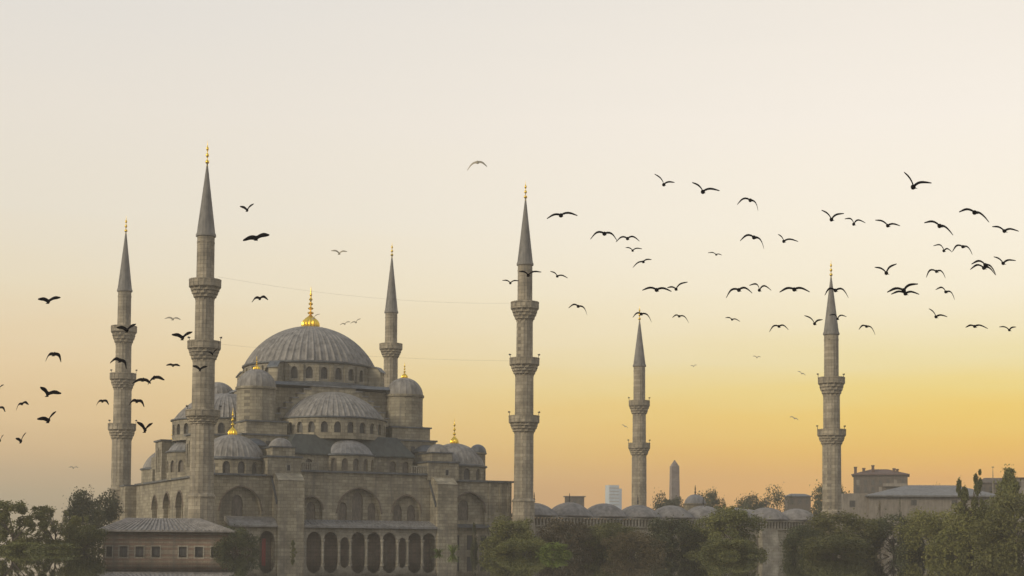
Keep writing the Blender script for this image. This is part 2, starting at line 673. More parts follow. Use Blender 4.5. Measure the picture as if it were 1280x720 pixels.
def niche_wall(name, s0, s1, z1, mapf, ops, inner, depth=.9, mat='stone', z0=ZB):
    """wall with big blind arches, each with small windows in its back panel"""
    bm_ = B()
    arched_wall(bm_, s0, s1, z0, z1, ops, mapf, depth)
    w = obj(name, bm_, mat, mosque)
    bm_ = B()
    mf = lambda s, z, d: mapf(s, z, d + depth)
    arched_wall(bm_, s0 + .05, s1 - .05, z0 + .1, z1 - .15, inner, mf, .3)
    p = obj('niche_panel', bm_, mat, w)
    for o_ in inner:
        pane(o_, mf, .25, 'glass_warm', w)
    # stone hood mouldings round the arches
    for o_ in ops:
        bm_ = B()
        n = 20
        pr = []
        for i in range(n + 1):
            s = o_[0] - o_[1] + 2 * o_[1] * i / n
            pr.append((s, o_[3] + arch_f(s - o_[0], o_[1], o_[4])))
        for i in range(n):
            (a, za), (b_, zb_) = pr[i], pr[i + 1]
            f = 1 + .24 / o_[1]
            ao, bo = o_[0] + (a - o_[0]) * f, o_[0] + (b_ - o_[0]) * f
            zao, zbo = za + .15 * (0.3 + (za - o_[3]) / o_[1]), zb_ + .15 * (0.3 + (zb_ - o_[3]) / o_[1])
            quad(bm_, mapf(a, za, -.14), mapf(b_, zb_, -.14), mapf(bo, zbo, -.14), mapf(ao, zao, -.14))
            quad(bm_, mapf(ao, zao, -.14), mapf(bo, zbo, -.14), mapf(bo, zbo, .02), mapf(ao, zao, .02))
            quad(bm_, mapf(a, za, -.14), mapf(b_, zb_, -.14), mapf(b_, zb_, .02), mapf(a, za, .02))
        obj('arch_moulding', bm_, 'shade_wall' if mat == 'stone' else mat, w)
    return w


fr = straight('u', 4.0, 1)
niche_wall('facade_wall', 2.3, 12.5, WT, fr, [(7.2, 3.5, 4.9, 6.5, 1.15)], [(6.9, .95, 5.6, 8.0, 1.3)])
niche_wall('facade_wall', 17.0, 40.6, 13.2, fr,
           [(19.3, 1.9, 4.9, 6.9, 1.15), (27.7, 3.9, 4.9, 6.4, 1.1), (36.3, 2.6, 4.9, 6.7, 1.15)],
           [(19.5, .8, 5.2, 7.3, 1.3), (25.1, .75, 5.2, 7.4, 1.3), (27.7, .95, 5.2, 8.9, 1.3), (30.3, .75, 5.2, 7.4, 1.3), (35.0, .75, 5.2, 7.2, 1.3), (37.5, .75, 5.2, 7.2, 1.3)])
niche_wall('facade_wall', 44.4, 56.2, WT, fr, [(48.0, 3.1, 4.9, 6.9, 1.15)], [(47.3, .95, 5.6, 8.0, 1.3)])
lf = straight('v', 2.3, 1)
niche_wall('side_wall', 4.01, 57.0, WT, lf,
           [(8.0, 2.0, 4.0, 7.4, 1.3), (15.0, 2.4, 4.0, 7.4, 1.2), (24, 2.4, 4.0, 7.4, 1.2), (33.0, 2.4, 4.0, 7.4, 1.2), (42, 2.0, 4.0, 7.4, 1.3)],
           [(8.0, .8, 4.6, 8.0, 1.3), (14.3, .7, 4.6, 7.9, 1.3), (16, .7, 4.6, 7.9, 1.3), (23.2, .7, 4.6, 7.9, 1.3), (24.9, .7, 4.6, 7.9, 1.3), (32.2, .7, 4.6, 7.9, 1.3), (33.9, .7, 4.6, 7.9, 1.3), (42, .8, 4.6, 8.0, 1.3)])
rg = straight('v', 53.0, -1)
bm = B()
box(bm, 55.6, 56.2, 4.02, 57.0, ZB, WT)
for u in (51.9, 54.0, 55.6):
    box(bm, u - .22, u + .22, 3.8, 3.998, ZB, WT - .004)
box(bm, 2.4, 55.59, 56.4, 57.0, ZB, WT - .01)
obj('side_wall', bm, 'stone', mosque)
bm = B()
box(bm, .2, 8, 57.02, 62.5, ZB, WT - .15)
ww = obj('wing_wall', bm, 'stone', mosque)
bm = B()
box(bm, 0, 8.1, 57.32, 62.7, WT - .146, WT + .15)
obj('cornice', bm, 'lead_dark', ww)
# window grilles of the lower wall under the right bay
for u in (45.6, 48.2, 50.8):
    bm = B()
    box(bm, u - .55, u + .55, 3.93, 3.998, .5, 3.0)
    obj('iron_grille', bm, 'iron', mosque)
# cornices
bm = B()
for (a, b_, z) in ((2.0, 12.49, WT), (17.01, 40.59, 13.2), (44.41, 56.5, WT)):
    box(bm, a, b_, 3.62, 4.9, z + .004, z + .32)
box(bm, 1.95, 3.2, 4.905, 57.3, WT + .006, WT + .32)
box(bm, 55.2, 56.55, 4.905, 57.3, WT + .007, WT + .31)
obj('cornice', bm, 'lead_dark', mosque)
# flat lead roof over the aisles
bm = B()
box(bm, 3.2, 55.2, 4.9, 56.5, WT - .6, WT + .1)
obj('aisle_roof', bm, 'lead_dark', mosque)
# buttresses
for (a, b_) in ((12.5, 17.0), (40.6, 44.4)):
    bm = B()
    frustum(bm, (a, b_, .7, 5.2), ZB, (a + .05, b_ - .05, .9, 5.2), WT - .7)
    frustum(bm, (a, b_, .8, 5.2), WT - .7, (a, b_, 2.6, 5.2), WT + .5)
    bt = obj('buttress', bm, 'stone', mosque)
    # sloped lead weathering at its side
    bm = B()
    sgn = -1 if a < 20 else -1
    x = a if sgn < 0 else b_
    prism(bm, [(3.95, WT), (3.95, WT - .5), (1.2, WT - 4.6), (1.2, WT - 4.0)], lambda p, q, d: (d, p, q), x - .22, x - .002)
    obj('rain_gutter', bm, 'lead_dark', bt)
# balustrade fragments on the parapet beside the buttresses
for (a, b_) in ((17.1, 20.5), (37.0, 40.5)):
    bm = B()
    n = 9
    for i in range(n):
        u = a + (b_ - a) * (i + .5) / n
        box(bm, u - .1, u + .1, 3.9, 4.1, 13.525, 14.6)
    box(bm, a, b_, 3.85, 4.15, 14.6, 14.8)
    obj('balustrade', bm, 'stone_pale', mosque)

# --- pavilions on the buttresses
for (cu, cv, sc) in ((14.4, 5.9, 1.0), (42.9, 6.1, 1.0)):
    bm = B()
    box(bm, cu - 2.9, cu + 2.8, cv - 2.6, cv + 5.4, WT + .1, 15.4)
    box(bm, cu - 1.9, cu + 1.9, cv - 1.9, cv + 4, 15.7, 17.1)
    pv_ = obj('pavilion', bm, 'stone', mosque)
    bm = B()
    box(bm, cu - 3.1, cu + 3.0, cv - 2.8, cv + 5.5, 15.404, 15.695)
    box(bm, cu - 2.1, cu + 2.1, cv - 2.1, cv + 4.1, 17.104, 17.3)
    obj('cornice', bm, 'lead_dark', pv_)
    bm = B()
    dome(bm, 1.95, 17.3, 1.5, 14, (cu, cv), amp=.03, steps=8)
    obj('pavilion_dome', bm, 'lead', pv_, True, 18)
    bm = B()
    box(bm, cu + .15, cu + 1.05, cv - 2.64, cv - 2.602, 13.1, 14.5)
    wf = obj('window_frame', bm, 'stone_pale', pv_)
    bm = B()
    box(bm, cu + .35, cu + .85, cv - 2.68, cv - 2.642, 13.3, 14.2)
    obj('window', bm, 'iron', wf) if False else obj('window', bm, 'iron', pv_)

# --- slim stair turret on the right
bm = B()
lathe(bm, [(1.35, WT), (1.35, 17.4), (1.6, 17.5), (1.6, 17.75), (1.4, 17.8)], 12, (52.0, 9.2))
st = obj('stair_turret', bm, 'stone', mosque, True, 25)
bm = B()
dome(bm, 1.5, 17.8, 1.45, 10, (52.0, 9.2), amp=.03, steps=8)
obj('turret_dome', bm, 'lead_dark', st, True, 18)

# --- the four corner domes
for (su, sv) in ((-1, -1), (1, -1), (-1, 1), (1, 1)):
    c = (CU + su * 20.2, CV + sv * 20.2)
    r = 5.6
    bm = B()
    ops = []
    if sv < 0:
        for k in range(-3, 4):
            ops.append((k * 2.5, .62, 12.7, 14.0, 1.1))
    face = -PI / 2 - TH * 0
    mf = curved(c[0], c[1], r, face)
    L_ = r * PI
    arched_wall(bm, -L_, L_, WT, 15.0, ops, mf, .5, step=.9, cols=6)
    d_ = obj('corner_drum', bm, 'stone', mosque, True, 30)
    for o_ in ops:
        pane(o_, mf, .35, 'glass_dark', d_)
    bm = B()
    lathe(bm, [(r - .3, 15.0), (r + .3, 15.05), (r + .3, 15.3), (r - .2, 15.45)], 48, c)
    obj('cornice', bm, 'lead_dark', d_, True, 30)
    bm = B()
    dome(bm, 5.3, 15.45, 3.9, 34, c, amp=.022)
    cd = obj('corner_dome', bm, 'lead', mosque, True, 18)
    finial('finial', cd, c, 19.2, 4.6, .7, 3)

# --- lower tier: exedra walls, exedra domes and green lead roofs on the four sides
def rot_side(face):
    """side frame: a runs to the right along the side as seen from outside, o outwards"""
    fo = (math.cos(face), math.sin(face))
    fa = (-math.sin(face), math.cos(face))
    return lambda a, o, z: (CU + fa[0] * a + fo[0] * o, CV + fa[1] * a + fo[1] * o, z)


# sides: front (-v), left (-u), right (+u), back (+v); c = centre offset of the semi-dome, rs = its radius
SIDES = ((-PI / 2, 12.5, 8.7, True), (PI, 15.6, 8.7, True), (0.0, 12.8, 8.7, True), (PI / 2, 12.5, 8.7, False))
for si, (face, c, rs, vis) in enumerate(SIDES):
    T = rot_side(face)
    rd = rs + .75
    # band wall with windows below the exedra roofs
    ow = 22.4 if si != 1 else 23.6
    zt = 16.3 if si != 1 else 17.2
    bm = B()
    mfw = lambda s, z, d: T(s, ow - d, z)
    ops = [(-10.0, .6, 13.7, 15.0, 1.1), (-7.6, .6, 13.7, 15.0, 1.1), (7.6, .6, 13.7, 15.0, 1.1), (10.0, .6, 13.7, 15.0, 1.1)] if vis else []
    arched_wall(bm, -11.3, 11.3, WT + .1, zt, ops, mfw, .6)
    ew = obj('exedra_wall', bm, 'stone', mosque)
    for o_ in ops:
        pane(o_, mfw, .4, 'glass_warm', ew)
    bm = B()
    for sg in (-1, 1):      # return walls
        pts = [(ow - .01, WT + .1), (ow - .01, zt), (c, zt), (c, WT + .1)]
        prism(bm, pts, lambda p, q, d: T(d, p, q), sg * 11.29, sg * 10.7)
    obj('return_wall', bm, 'stone', ew)
    bm = B()
    cc = T(0, ow - 2.6, 0)
    rx = 5.0
    mfx = curved(cc[0], cc[1], rx, face)
    L_ = rx * 1.5
    ops = [(k * 1.95, .55, 13.7, 15.2, 1.1) for k in range(-3, 4)] if vis else []
    arched_wall(bm, -L_, L_, WT + .1, zt, ops, mfx, .5, step=.6, cols=6)
    ed = obj('exedra_drum', bm, 'stone', mosque, True, 30)
    for o_ in ops:
        pane(o_, mfx, .35, 'glass_warm', ed)
    bm = B()
    lathe(bm, [(rx - .3, zt), (rx + .28, zt + .05), (rx + .28, zt + .25), (rx - .3, zt + .4)], 40, cc[:2], face - 1.6, face + 1.6)
    obj('cornice', bm, 'lead_dark', ed, True, 30)
    bm = B()
    dome(bm, 4.75, zt + .35, 2.7, 20, cc[:2], face - 1.75, face + 1.75, amp=.02, steps=10)
    obj('exedra_dome', bm, 'lead_pale', mosque, True, 18)
    # sloping green lead roof from the band wall up to the semi-dome's drum
    bm = B()
    zr = 19.95
    lo = [T(-11.7, ow + .35, zt + .02), T(11.7, ow + .35, zt + .02), T(11.9, c - 2, zt + .02), T(-11.9, c - 2, zt + .02)]
    hi = [T(-9.3, c + rd - 1.9, zr), T(9.3, c + rd - 1.9, zr), T(9.3, c - 2, zr), T(-9.3, c - 2, zr)]
    lv = [bm.verts.new(p) for p in lo]
    ev = [bm.verts.new((p[0], p[1], p[2] + .22)) for p in lo]
    hv = [bm.verts.new(p) for p in hi]
    for i in range(4):
        j = (i + 1) % 4
        bm.faces.new((lv[i], lv[j], ev[j], ev[i]))
        bm.faces.new((ev[i], ev[j], hv[j], hv[i]))
    bm.faces.new(hv)
    obj('exedra_roof', bm, 'lead_green', mosque)
    # semi-dome drum
    cc = T(0, c, 0)
    mfd = curved(cc[0], cc[1], rd, face)
    L_ = rd * (PI / 2)
    nwin = 13
    ops = [((k - (nwin - 1) / 2) * L_ * 2 / nwin, .6, 20.35, 21.6, 1.05) for k in range(nwin)] if vis else []
    arched_wall(bm := B(), -L_, L_, 19.3, 22.9, ops, mfd, .6, step=.8, cols=6)
    for sg in (-1, 1):      # straight flanks back to the great arch wall
        p0, p1 = T(sg * rd, c, 19.3), T(sg * rd, 11.5, 19.3)
        quad(bm, p0, p1, (p1[0], p1[1], 22.9), (p0[0], p0[1], 22.9))
    sdr = obj('semi_dome_drum', bm, 'stone', mosque, True, 30)
    for o_ in ops:
        pane(o_, mfd, .4, 'glass_dark', sdr)
    bm = B()
    lathe(bm, [(rd - .3, 22.9), (rd + .3, 22.95), (rd + .3, 23.15), (rs - .1, 23.3)], 60, cc[:2], face - PI / 2 - .1, face + PI / 2 + .1)
    obj('cornice', bm, 'lead_dark', sdr, True, 30)
    bm = B()
    dome(bm, rs + .3, 23.25, 4.9, 28, cc[:2], face - PI / 2, face + PI / 2, amp=.024, steps=14)
    if c > 13:      # barrel joining the pushed-out semi-dome to the arch wall
        pr = cap_profile(rs + .3, 23.25, 4.9, 14)
        for sg in (-1, 1):
            for i in range(len(pr) - 1):
                quad(bm, T(sg * pr[i][0], c, pr[i][1]), T(sg * pr[i + 1][0], c, pr[i + 1][1]), T(sg * pr[i + 1][0], 11.5, pr[i + 1][1]), T(sg * pr[i][0], 11.5, pr[i][1]))
    obj('semi_dome', bm, 'lead', mosque, True, 18)
    # great arch wall with stepped extrados
    bm = B()
    prof = [(0, 28.9), (4.2, 28.9), (4.2, 28.3), (5.4, 28.3), (5.4, 27.5), (6.5, 27.5), (6.5, 26.7), (7.6, 26.7), (7.6, 25.8), (8.7, 25.8), (8.7, 24.8), (9.7, 24.8), (9.7, 23.8), (10.6, 23.8), (10.6, 22.8), (11.4, 22.8), (11.4, 19)]
    pts = prof + [(-p, q) for p, q in prof[::-1]][:-1]
    prism(bm, pts, lambda p, q, d: T(p, d, q), 11.8, 13.0)
    aw = obj('arch_wall', bm, 'stone', mosque)
    bm = B()
    for i in range(1, len(prof) - 1, 2):
        a_, z_ = prof[i], prof[i][1]
        x0 = prof[i - 1][0]
        for sg in (-1, 1):
            lo_, hi_ = sorted((sg * x0, sg * a_[0]))
            if i == 1:
                if sg < 0:
                    continue
                lo_, hi_ = -a_[0], a_[0]
            pts = [(lo_ - .08, z_ + .004), (hi_ + .08, z_ + .004), (hi_ + .08, z_ + .2), (lo_ - .08, z_ + .2)]
            prism(bm, pts, lambda p, q, d: T(p, d, q), 11.65, 13.15)
    obj('coping', bm, 'lead_pale', aw)

# corner blocks between the half domes, climbing to the weight turrets
for (su, sv) in ((-1, -1), (1, -1), (-1, 1), (1, 1)):
    bm = B()
    u0, v0 = CU + su * 13.3, CV + sv * 13.3
    box(bm, u0 - 4.4, u0 + 4.4, v0 - 4.4, v0 + 4.4, WT - .3, 19.6)
    box(bm, u0 - 3.6, u0 + 3.6, v0 - 3.6, v0 + 3.6, 19.9, 22.0)
    cb_ = obj('corner_block', bm, 'stone', mosque)
    bm = B()
    box(bm, u0 - 4.65, u0 + 4.65, v0 - 4.65, v0 + 4.65, 19.604, 19.895)
    box(bm, u0 - 3.85, u0 + 3.85, v0 - 3.85, v0 + 3.85, 22.004, 22.25)
    obj('cornice', bm, 'lead_dark', cb_)
    if sv < 0 or su < 0:
        for du in (-2.3, 0, 2.3):
            bm = B()
            if sv < 0:
                box(bm, u0 + du - .4, u0 + du + .4, v0 - 4.46, v0 - 4.402, 17.2, 18.7)
            else:
                box(bm, u0 - 4.46, u0 - 4.402, v0 + du - .4, v0 + du + .4, 17.2, 18.7)
            obj('window', bm, 'glass_dark', cb_)
    # small shoulder block with its own cap towards the corner dome
    bm = B()
    u1, v1 = CU + su * 15.8, CV + sv * 17.5
    box(bm, u1 - 2.2, u1 + 2.2, v1 - 2.2, v1 + 2.2, WT - .2, 17.6)
    sb = obj('shoulder_block', bm, 'stone', mosque)
    bm = B()
    lathe(bm, [(2.7, 17.6), (2.7, 17.85)] + cap_profile(2.4, 17.9, 1.2, 8), 24, (u1, v1))
    obj('shoulder_cap', bm, 'lead_dark', sb, True, 40)
    # weight turret
    c = (CU + su * 13.8, CV + sv * 12.2)
    bm = B()
    lathe(bm, [(3.35, 18), (3.35, 27.7), (3.6, 27.9), (3.6, 28.25), (3.2, 28.3)], 20, c)
    wt = obj('weight_turret', bm, 'stone', mosque, True, 16)
    bm = B()
    dome(bm, 3.3, 28.35, 3.1, 20, c, amp=.03, steps=12)
    td = obj('turret_dome', bm, 'lead', wt, True, 18)
    if sv < 0:
        finial('finial', wt, c, 31.4, 2.3 if su < 0 else 2.9, .55, 3)

# central cube, lead skirt, drum and the great dome
bm = B()
box(bm, CU - 11.7, CU + 11.7, CV - 11.7, CV + 11.7, 16, 28.6)
obj('central_block', bm, 'stone', mosque)
bm = B()
frustum(bm, (CU - 13.2, CU + 13.2, CV - 13.2, CV + 13.2), 28.95, (CU - 12.3, CU + 12.3, CV - 12.3, CV + 12.3), 29.6)
lathe(bm, [(12.9, 29.2), (12.9, 29.75), (11.9, 30.05)], 64, (CU, CV))
obj('drum_skirt', bm, 'lead_dark', mosque)
rdm = 11.9
face = -PI / 2
mfm = curved(CU, CV, rdm, face)
nwin = 28
Lw = 2 * PI * rdm
ops_all = [((k - 13.5) * Lw / nwin, .62, 30.5, 32.0, 1.0) for k in range(nwin)]
ops = [o_ for o_ in ops_all if abs(o_[0]) < rdm * 1.9]
bm = B()
arched_wall(bm, -Lw / 2, Lw / 2, 29.8, 33.35, ops, mfm, .55, step=.8, cols=6)
drum = obj('main_drum', bm, 'stone_pale', mosque, True, 30)
for o_ in ops:
    pane(o_, mfm, .4, 'glass_dark', drum)
for k in range(nwin):
    if abs(k - 13.0) > 8.2:
        continue
    bm = B()
    a = face + (k - 13.0) * 2 * PI / nwin
    e1, e2 = Vector((math.cos(a), math.sin(a))), Vector((-math.sin(a), math.cos(a)))
    for (w_, o0, o1, z0, z1) in ((.34, rdm - .05, rdm + .3, 30.0, 33.0),):
        v = []
        for z in (z0, z1):
            for (q, o_) in ((-w_, o0), (w_, o0), (w_, o1), (-w_, o1)):
                p = e1 * o_ + e2 * q
                v.append(bm.verts.new((CU + p.x, CV + p.y, z)))
        for f in ((0, 3, 2, 1), (4, 5, 6, 7), (0, 1, 5, 4), (1, 2, 6, 5), (2, 3, 7, 6), (3, 0, 4, 7)):
            bm.faces.new([v[i] for i in f])
    obj('pilaster', bm, 'stone', drum)
bm = B()
lathe(bm, [(rdm - .3, 33.35), (rdm + .45, 33.42), (rdm + .45, 33.65), (rdm - .1, 33.8)], 90, (CU, CV))
obj('cornice', bm, 'lead_dark', drum, True, 30)
# flying buttresses at the drum's diagonals
for k in range(4):
    a = PI / 4 + k * PI / 2
    bm = B()
    e1, e2 = Vector((math.cos(a), math.sin(a))), Vector((-math.sin(a), math.cos(a)))
    pts = [(rdm - .1, 29.0), (rdm + 2.6, 29.0), (rdm + 2.6, 32.3), (rdm + 1.8, 33.1), (rdm - .1, 33.3)]
    prism(bm, pts, lambda p, q, d: (CU + e1.x * p + e2.x * d, CV + e1.y * p + e2.y * d, q), -.9, .9)
    fb = obj('drum_buttress', bm, 'stone', mosque)
    bm = B()
    pts = [(rdm + 2.85, 32.2), (rdm + 1.9, 33.12), (rdm + .5, 33.32), (rdm + .5, 33.5), (rdm + 1.95, 33.35), (rdm + 2.85, 32.4)]
    prism(bm, pts, lambda p, q, d: (CU + e1.x * p + e2.x * d, CV + e1.y * p + e2.y * d, q), -1.05, 1.05)
    obj('coping', bm, 'lead_dark', fb)
bm = B()
dome(bm, 11.75, 33.8, 7.5, 58, (CU, CV), amp=.022, steps=26)
md_ = obj('main_dome', bm, 'lead', mosque, True, 18)
finial('finial', md_, (CU, CV), 41.1, 7.7, 1.55, 5)

# --- tall buttress blocks on the left (qibla) side
for (v0, v1, top) in ((38.6, 43.6, 19.8), (17.0, 21.6, 19.6)):
    bm = B()
    mfq = straight('v', 2.6, 1)
    ops = [((v0 + v1) / 2 - 1.2, .28, 14.2, 18.0, 1.2), ((v0 + v1) / 2, .28, 14.2, 18.4, 1.2), ((v0 + v1) / 2 + 1.2, .28, 14.2, 18.0, 1.2)]
    arched_wall(bm, v0, v1, WT, top, ops, mfq, .5, cols=4)
    box(bm, 3.1, 9, v0, v1, WT, top)
    bq = obj('qibla_buttress', bm, 'stone', mosque)
    bm = B()
    box(bm, 2.3, 9.1, v0 - .25, v1 + .25, top + .004, top + .28)
    obj('cornice', bm, 'lead_dark', bq)
# stepped corner piece at the back left
bm = B()
box(bm, 2.6, 7, 45.5, 52.5, WT + .3, 15.0)
box(bm, 2.8, 7, 43.6, 47.5, 14.9, 17.2)
cp = obj('corner_block', bm, 'stone', mosque)
bm = B()
lathe(bm, [(2.7, 15.0), (2.7, 15.2)] + cap_profile(2.5, 15.25, 1.4, 8), 24, (5.2, 49.5))
obj('shoulder_cap', bm, 'lead_dark', cp, True, 40)

# --- arcade gallery along the facade
AZ0 = ZB
arc = [(18.9, 1.32), (21.75, 1.32), (24.2, .72), (26.55, 1.32), (29.35, 1.32), (32.1, 1.32), (34.45, .72), (36.7, 1.32), (39.3, 1.3)]
ops = [(u, w_, AZ0, 1.85 if w_ > 1 else 1.65, 1.12) for u, w_ in arc]
bm = B()
fa = straight('u', 1.25, 1)
arched_wall(bm, 17.02, 40.58, AZ0, 4.0, ops, fa, .5, back=True)
ga = obj('arcade', bm, 'stone_pale', mosque)
bm = B()
prism(bm, [(.55, 3.95), (.55, 4.25), (3.99, 5.3), (3.99, 5.0), (1.2, 4.05)], lambda p, q, d: (d, p, q), 17.03, 40.57)
for i in range(40):
    u = 17.3 + i * .59
    prism(bm, [(.53, 4.25), (.53, 4.34), (3.99, 5.39), (3.99, 5.28)], lambda p, q, d: (d, p, q), u - .05, u + .05)
obj('gallery_roof', bm, 'lead_pale', mosque)
bm = B()
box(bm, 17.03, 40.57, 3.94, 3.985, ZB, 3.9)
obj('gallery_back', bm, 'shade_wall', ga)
for u in (20.3, 23.15, 25.1, 27.95, 30.7, 33.5, 35.3, 38.0):
    bm = B()
    lathe(bm, [(.2, ZB), (.2, 1.6), (.3, 1.7), (.34, 2.0), (.34, 2.1)], 12, (u, .95))
    obj('column', bm, 'stone_pale', ga, True, 40)
# left bay: doorway arch under a lead hood, red panel painted for its inner glow
bm = B()
ops = [(10.9, 1.35, AZ0, 1.85, 1.12), (6.8, 1.3, AZ0, 1.75, 1.12)]
arched_wall(bm, 4.6, 12.48, AZ0, 4.0, ops, fa, .5, back=True)
ga2 = obj('arcade', bm, 'stone', mosque)
bm = B()
box(bm, 4.65, 12.47, 3.94, 3.985, ZB, 3.9)
obj('gallery_back', bm, 'shade_wall', ga2)
bm = B()
prism(bm, [(.6, 3.95), (.6, 4.2), (2.2, 5.3), (3.99, 5.7), (3.99, 5.0), (1.2, 4.05)], lambda p, q, d: (d, p, q), 4.5, 12.47)
obj('gallery_roof', bm, 'lead', mosque)
bm = B()
box(bm, 10.75, 11.35, 3.4, 3.5, ZB, 2.1)
obj('curtain', bm, 'red_cloth', ga2)
# right bay: low flight and hood
bm = B()
prism(bm, [(2.7, 4.3), (2.7, 4.5), (3.99, 4.95), (3.99, 4.6)], lambda p, q, d: (d, p, q), 44.42, 51.6)
obj('string_course', bm, 'lead_dark', mosque)


# ================================================================== minarets
def minaret(label, axis_px, Y, rots, finial_y, cone_y, cone_b, shafts, balcs, plinth_y, plinth_w, zb=ZB):
    """all y values and widths in photograph pixels at this minaret's distance"""
    base = P(axis_px, 450, Y)
    s = Y / F
    z = lambda y: ZT(y, axis_px, Y)
    t = thing('minaret', label, 'minaret', (base.x, base.y, 0), rots, 'minarets of the mosque')
    # plinth
    bm = B()
    zp = z(plinth_y)
    w = plinth_w * s / 2
    rs0 = shafts[0][1] * s / 2
    lathe(bm, [(w * 1.12, zb), (w * 1.06, zp - 4.0), (w, zp - 3.0), (w * .99, zp - .25), (w * 1.05, zp - .2), (w * 1.05, zp), (rs0 * 1.02, zp + .45)], 12)
    obj('plinth', bm, 'stone_minaret', t, True, 18)
    # shaft sections, bottom first: (y_top, width)
    zlo = zp + .2
    for (yt, wd) in shafts:
        zt = z(yt)
        r = wd * s / 2
        bm = B()
        lathe(bm, [(r * 1.01, zlo), (r * .985, zt)], 32, mod=lambda i, k: (.02 if i % 2 else -.012))
        obj('shaft', bm, 'stone_minaret', t)
        zlo = zt - .3
    for bi, (yt, yb, wd) in enumerate(balcs):
        zt, zb_ = z(yt), z(yb)
        r = (wd + 1.2) * s / 2
        rs_ = shafts[bi][1] * s / 2
        h = zt - zb_
        hp = min(1.25, h * .42)
        bm = B()
        zc = zt - hp
        prof = []
        tiers = 4
        for k in range(tiers):
            f0, f1 = k / tiers, (k + 1) / tiers
            r0 = rs_ * 1.0 + (r * .97 - rs_) * (f0 ** .8)
            r1 = rs_ * 1.0 + (r * .97 - rs_) * (f1 ** .8)
            z0 = zb_ + (zc - zb_) * f0
            z1_ = zb_ + (zc - zb_) * f1
            prof += [(r0, z0), (r0 + (r1 - r0) * .25, z0 + (z1_ - z0) * .75), (r1, z1_ - .02)]
        prof += [(r * .99, zc + .02), (r * 1.01, zc + .12), (rs_, zc + .13)]
        nn = 48

        def md(i, k):
            if k >= tiers * 3:
                return 0
            ph = (i + 2 * (k // 3)) % 4
            return (.02, -.07, -.13, -.07)[ph] * (1 if k % 3 else .6)
        lathe(bm, prof, nn, mod=md)
        bl = obj('balcony', bm, 'stone_minaret', t)
        bm = B()
        # parapet: panels between posts, pierced look from recessed panels
        n16 = 16
        for i in range(n16):
            a0, a1 = 2 * PI * i / n16, 2 * PI * (i + 1) / n16
            for (ro, ri, z0, z1_, f0, f1) in ((r * .985, r * .90, zc + .1, zt - .02, .1, .9), (r * 1.01, r * .89, zc + .09, zt, -.1, .1), (r * 1.02, r * .88, zt - .16, zt + .03, .1, .9)):
                A0, A1 = a0 + (a1 - a0) * f0, a0 + (a1 - a0) * f1
                v = []
                for z_ in (z0, z1_):
                    for (aa, r_) in ((A0, ri), (A1, ri), (A1, ro), (A0, ro)):
                        v.append(bm.verts.new((r_ * math.cos(aa), r_ * math.sin(aa), z_)))
                for f in ((0, 3, 2, 1), (4, 5, 6, 7), (0, 1, 5, 4), (1, 2, 6, 5), (2, 3, 7, 6), (3, 0, 4, 7)):
                    bm.faces.new([v[q] for q in f])
        obj('parapet', bm, 'stone_minaret', bl)
        if bi < len(balcs) - 1 or len(balcs) == 2:
            for sg in (-1, 1):
                bm = B()
                aa = (PI if sg < 0 else 0) - rots + sg * .25
                rr_ = r * 1.0
                bmesh.ops.create_cone(bm, cap_ends=True, segments=10, radius1=.17, radius2=.06, depth=.4,
                                      matrix=Matrix.Translation((rr_ * math.cos(aa), rr_ * math.sin(aa), zt + .75)) @ Matrix.Rotation(aa, 4, 'Z') @ Matrix.Rotation(-PI / 2, 4, 'Y'))
                box(bm, rr_ * math.cos(aa) * .99 - .04, rr_ * math.cos(aa) * .99 + .04, rr_ * math.sin(aa) * .99 - .04, rr_ * math.sin(aa) * .99 + .04, zt, zt + .7)
                obj('loudspeaker', bm, 'iron', bl)
    # spire
    zc0, zc1 = z(cone_b), z(cone_y)
    rt = shafts[-1][1] * s / 2
    bm = B()
    lathe(bm, [(rt * .98, zc0 - 1.4), (rt * 1.03, zc0 - 1.35), (rt * 1.03, zc0 - 1.1), (rt * .99, zc0 - 1.05), (rt * .99, zc0 - .3)], 32)
    obj('collar', bm, 'stone_minaret', t, True, 30)
    bm = B()
    lathe(bm, [(rt * .95, zc0 - .3), (rt * 1.13, zc0 - .25), (rt * 1.13, zc0 + .05), (rt * 1.02, zc0 + .4), (.1, zc1)], 64, mod=lambda i, k: (.03 if i % 4 == 0 else 0))
    sp = obj('spire', bm, 'spire', t, True, 40)
    zf = z(finial_y)
    finial('finial', sp, (0, 0), zc1 - .25, zf - zc1 + .25, .34, 3, bell=False)
    return t


minaret('tallest minaret, nearest to the viewer, rising before the left corner of the mosque', 254.8, 248, .1, 176, 205, 294,
        [(530, 29), (452, 27.5), (376, 23.5), (294, 21.8)], [(513, 533, 41.5), (427, 453, 40), (350, 376, 38.5)], 620, 33)
minaret('leftmost minaret, standing behind the dark tree and lead-roofed pavilion', 154.2, 305, .25, 270, 290, 363,
        [(550, 24), (487, 22), (430, 19.5), (363, 16.5)], [(530, 551, 33), (467, 488, 31), (408, 432, 30.5)], 612, 27)
minaret('three-balcony minaret in the middle, at the right corner of the domed hall', 655.6, 274, .05, 226, 248, 330,
        [(542, 24), (470, 23), (402, 20.5), (330, 18.5)], [(520, 543, 37), (448, 471, 36), (378, 403, 34)], 626, 28)
minaret('slender minaret half hidden behind the big dome and right weight turret', 488.5, 329, .15, 303, 320, 390,
        [(560, 21), (500, 19), (447, 17.5), (390, 15.2)], [(545, 562, 29), (487, 502, 28), (430, 449, 27.5)], 620, 25)
minaret('thin two-balcony minaret behind the courtyard, left of the obelisk', 799.3, 356, .2, 382, 400, 457,
        [(571, 18.2), (520, 16.5), (457, 14.5)], [(554, 571, 26), (501, 520, 25)], 640, 21)
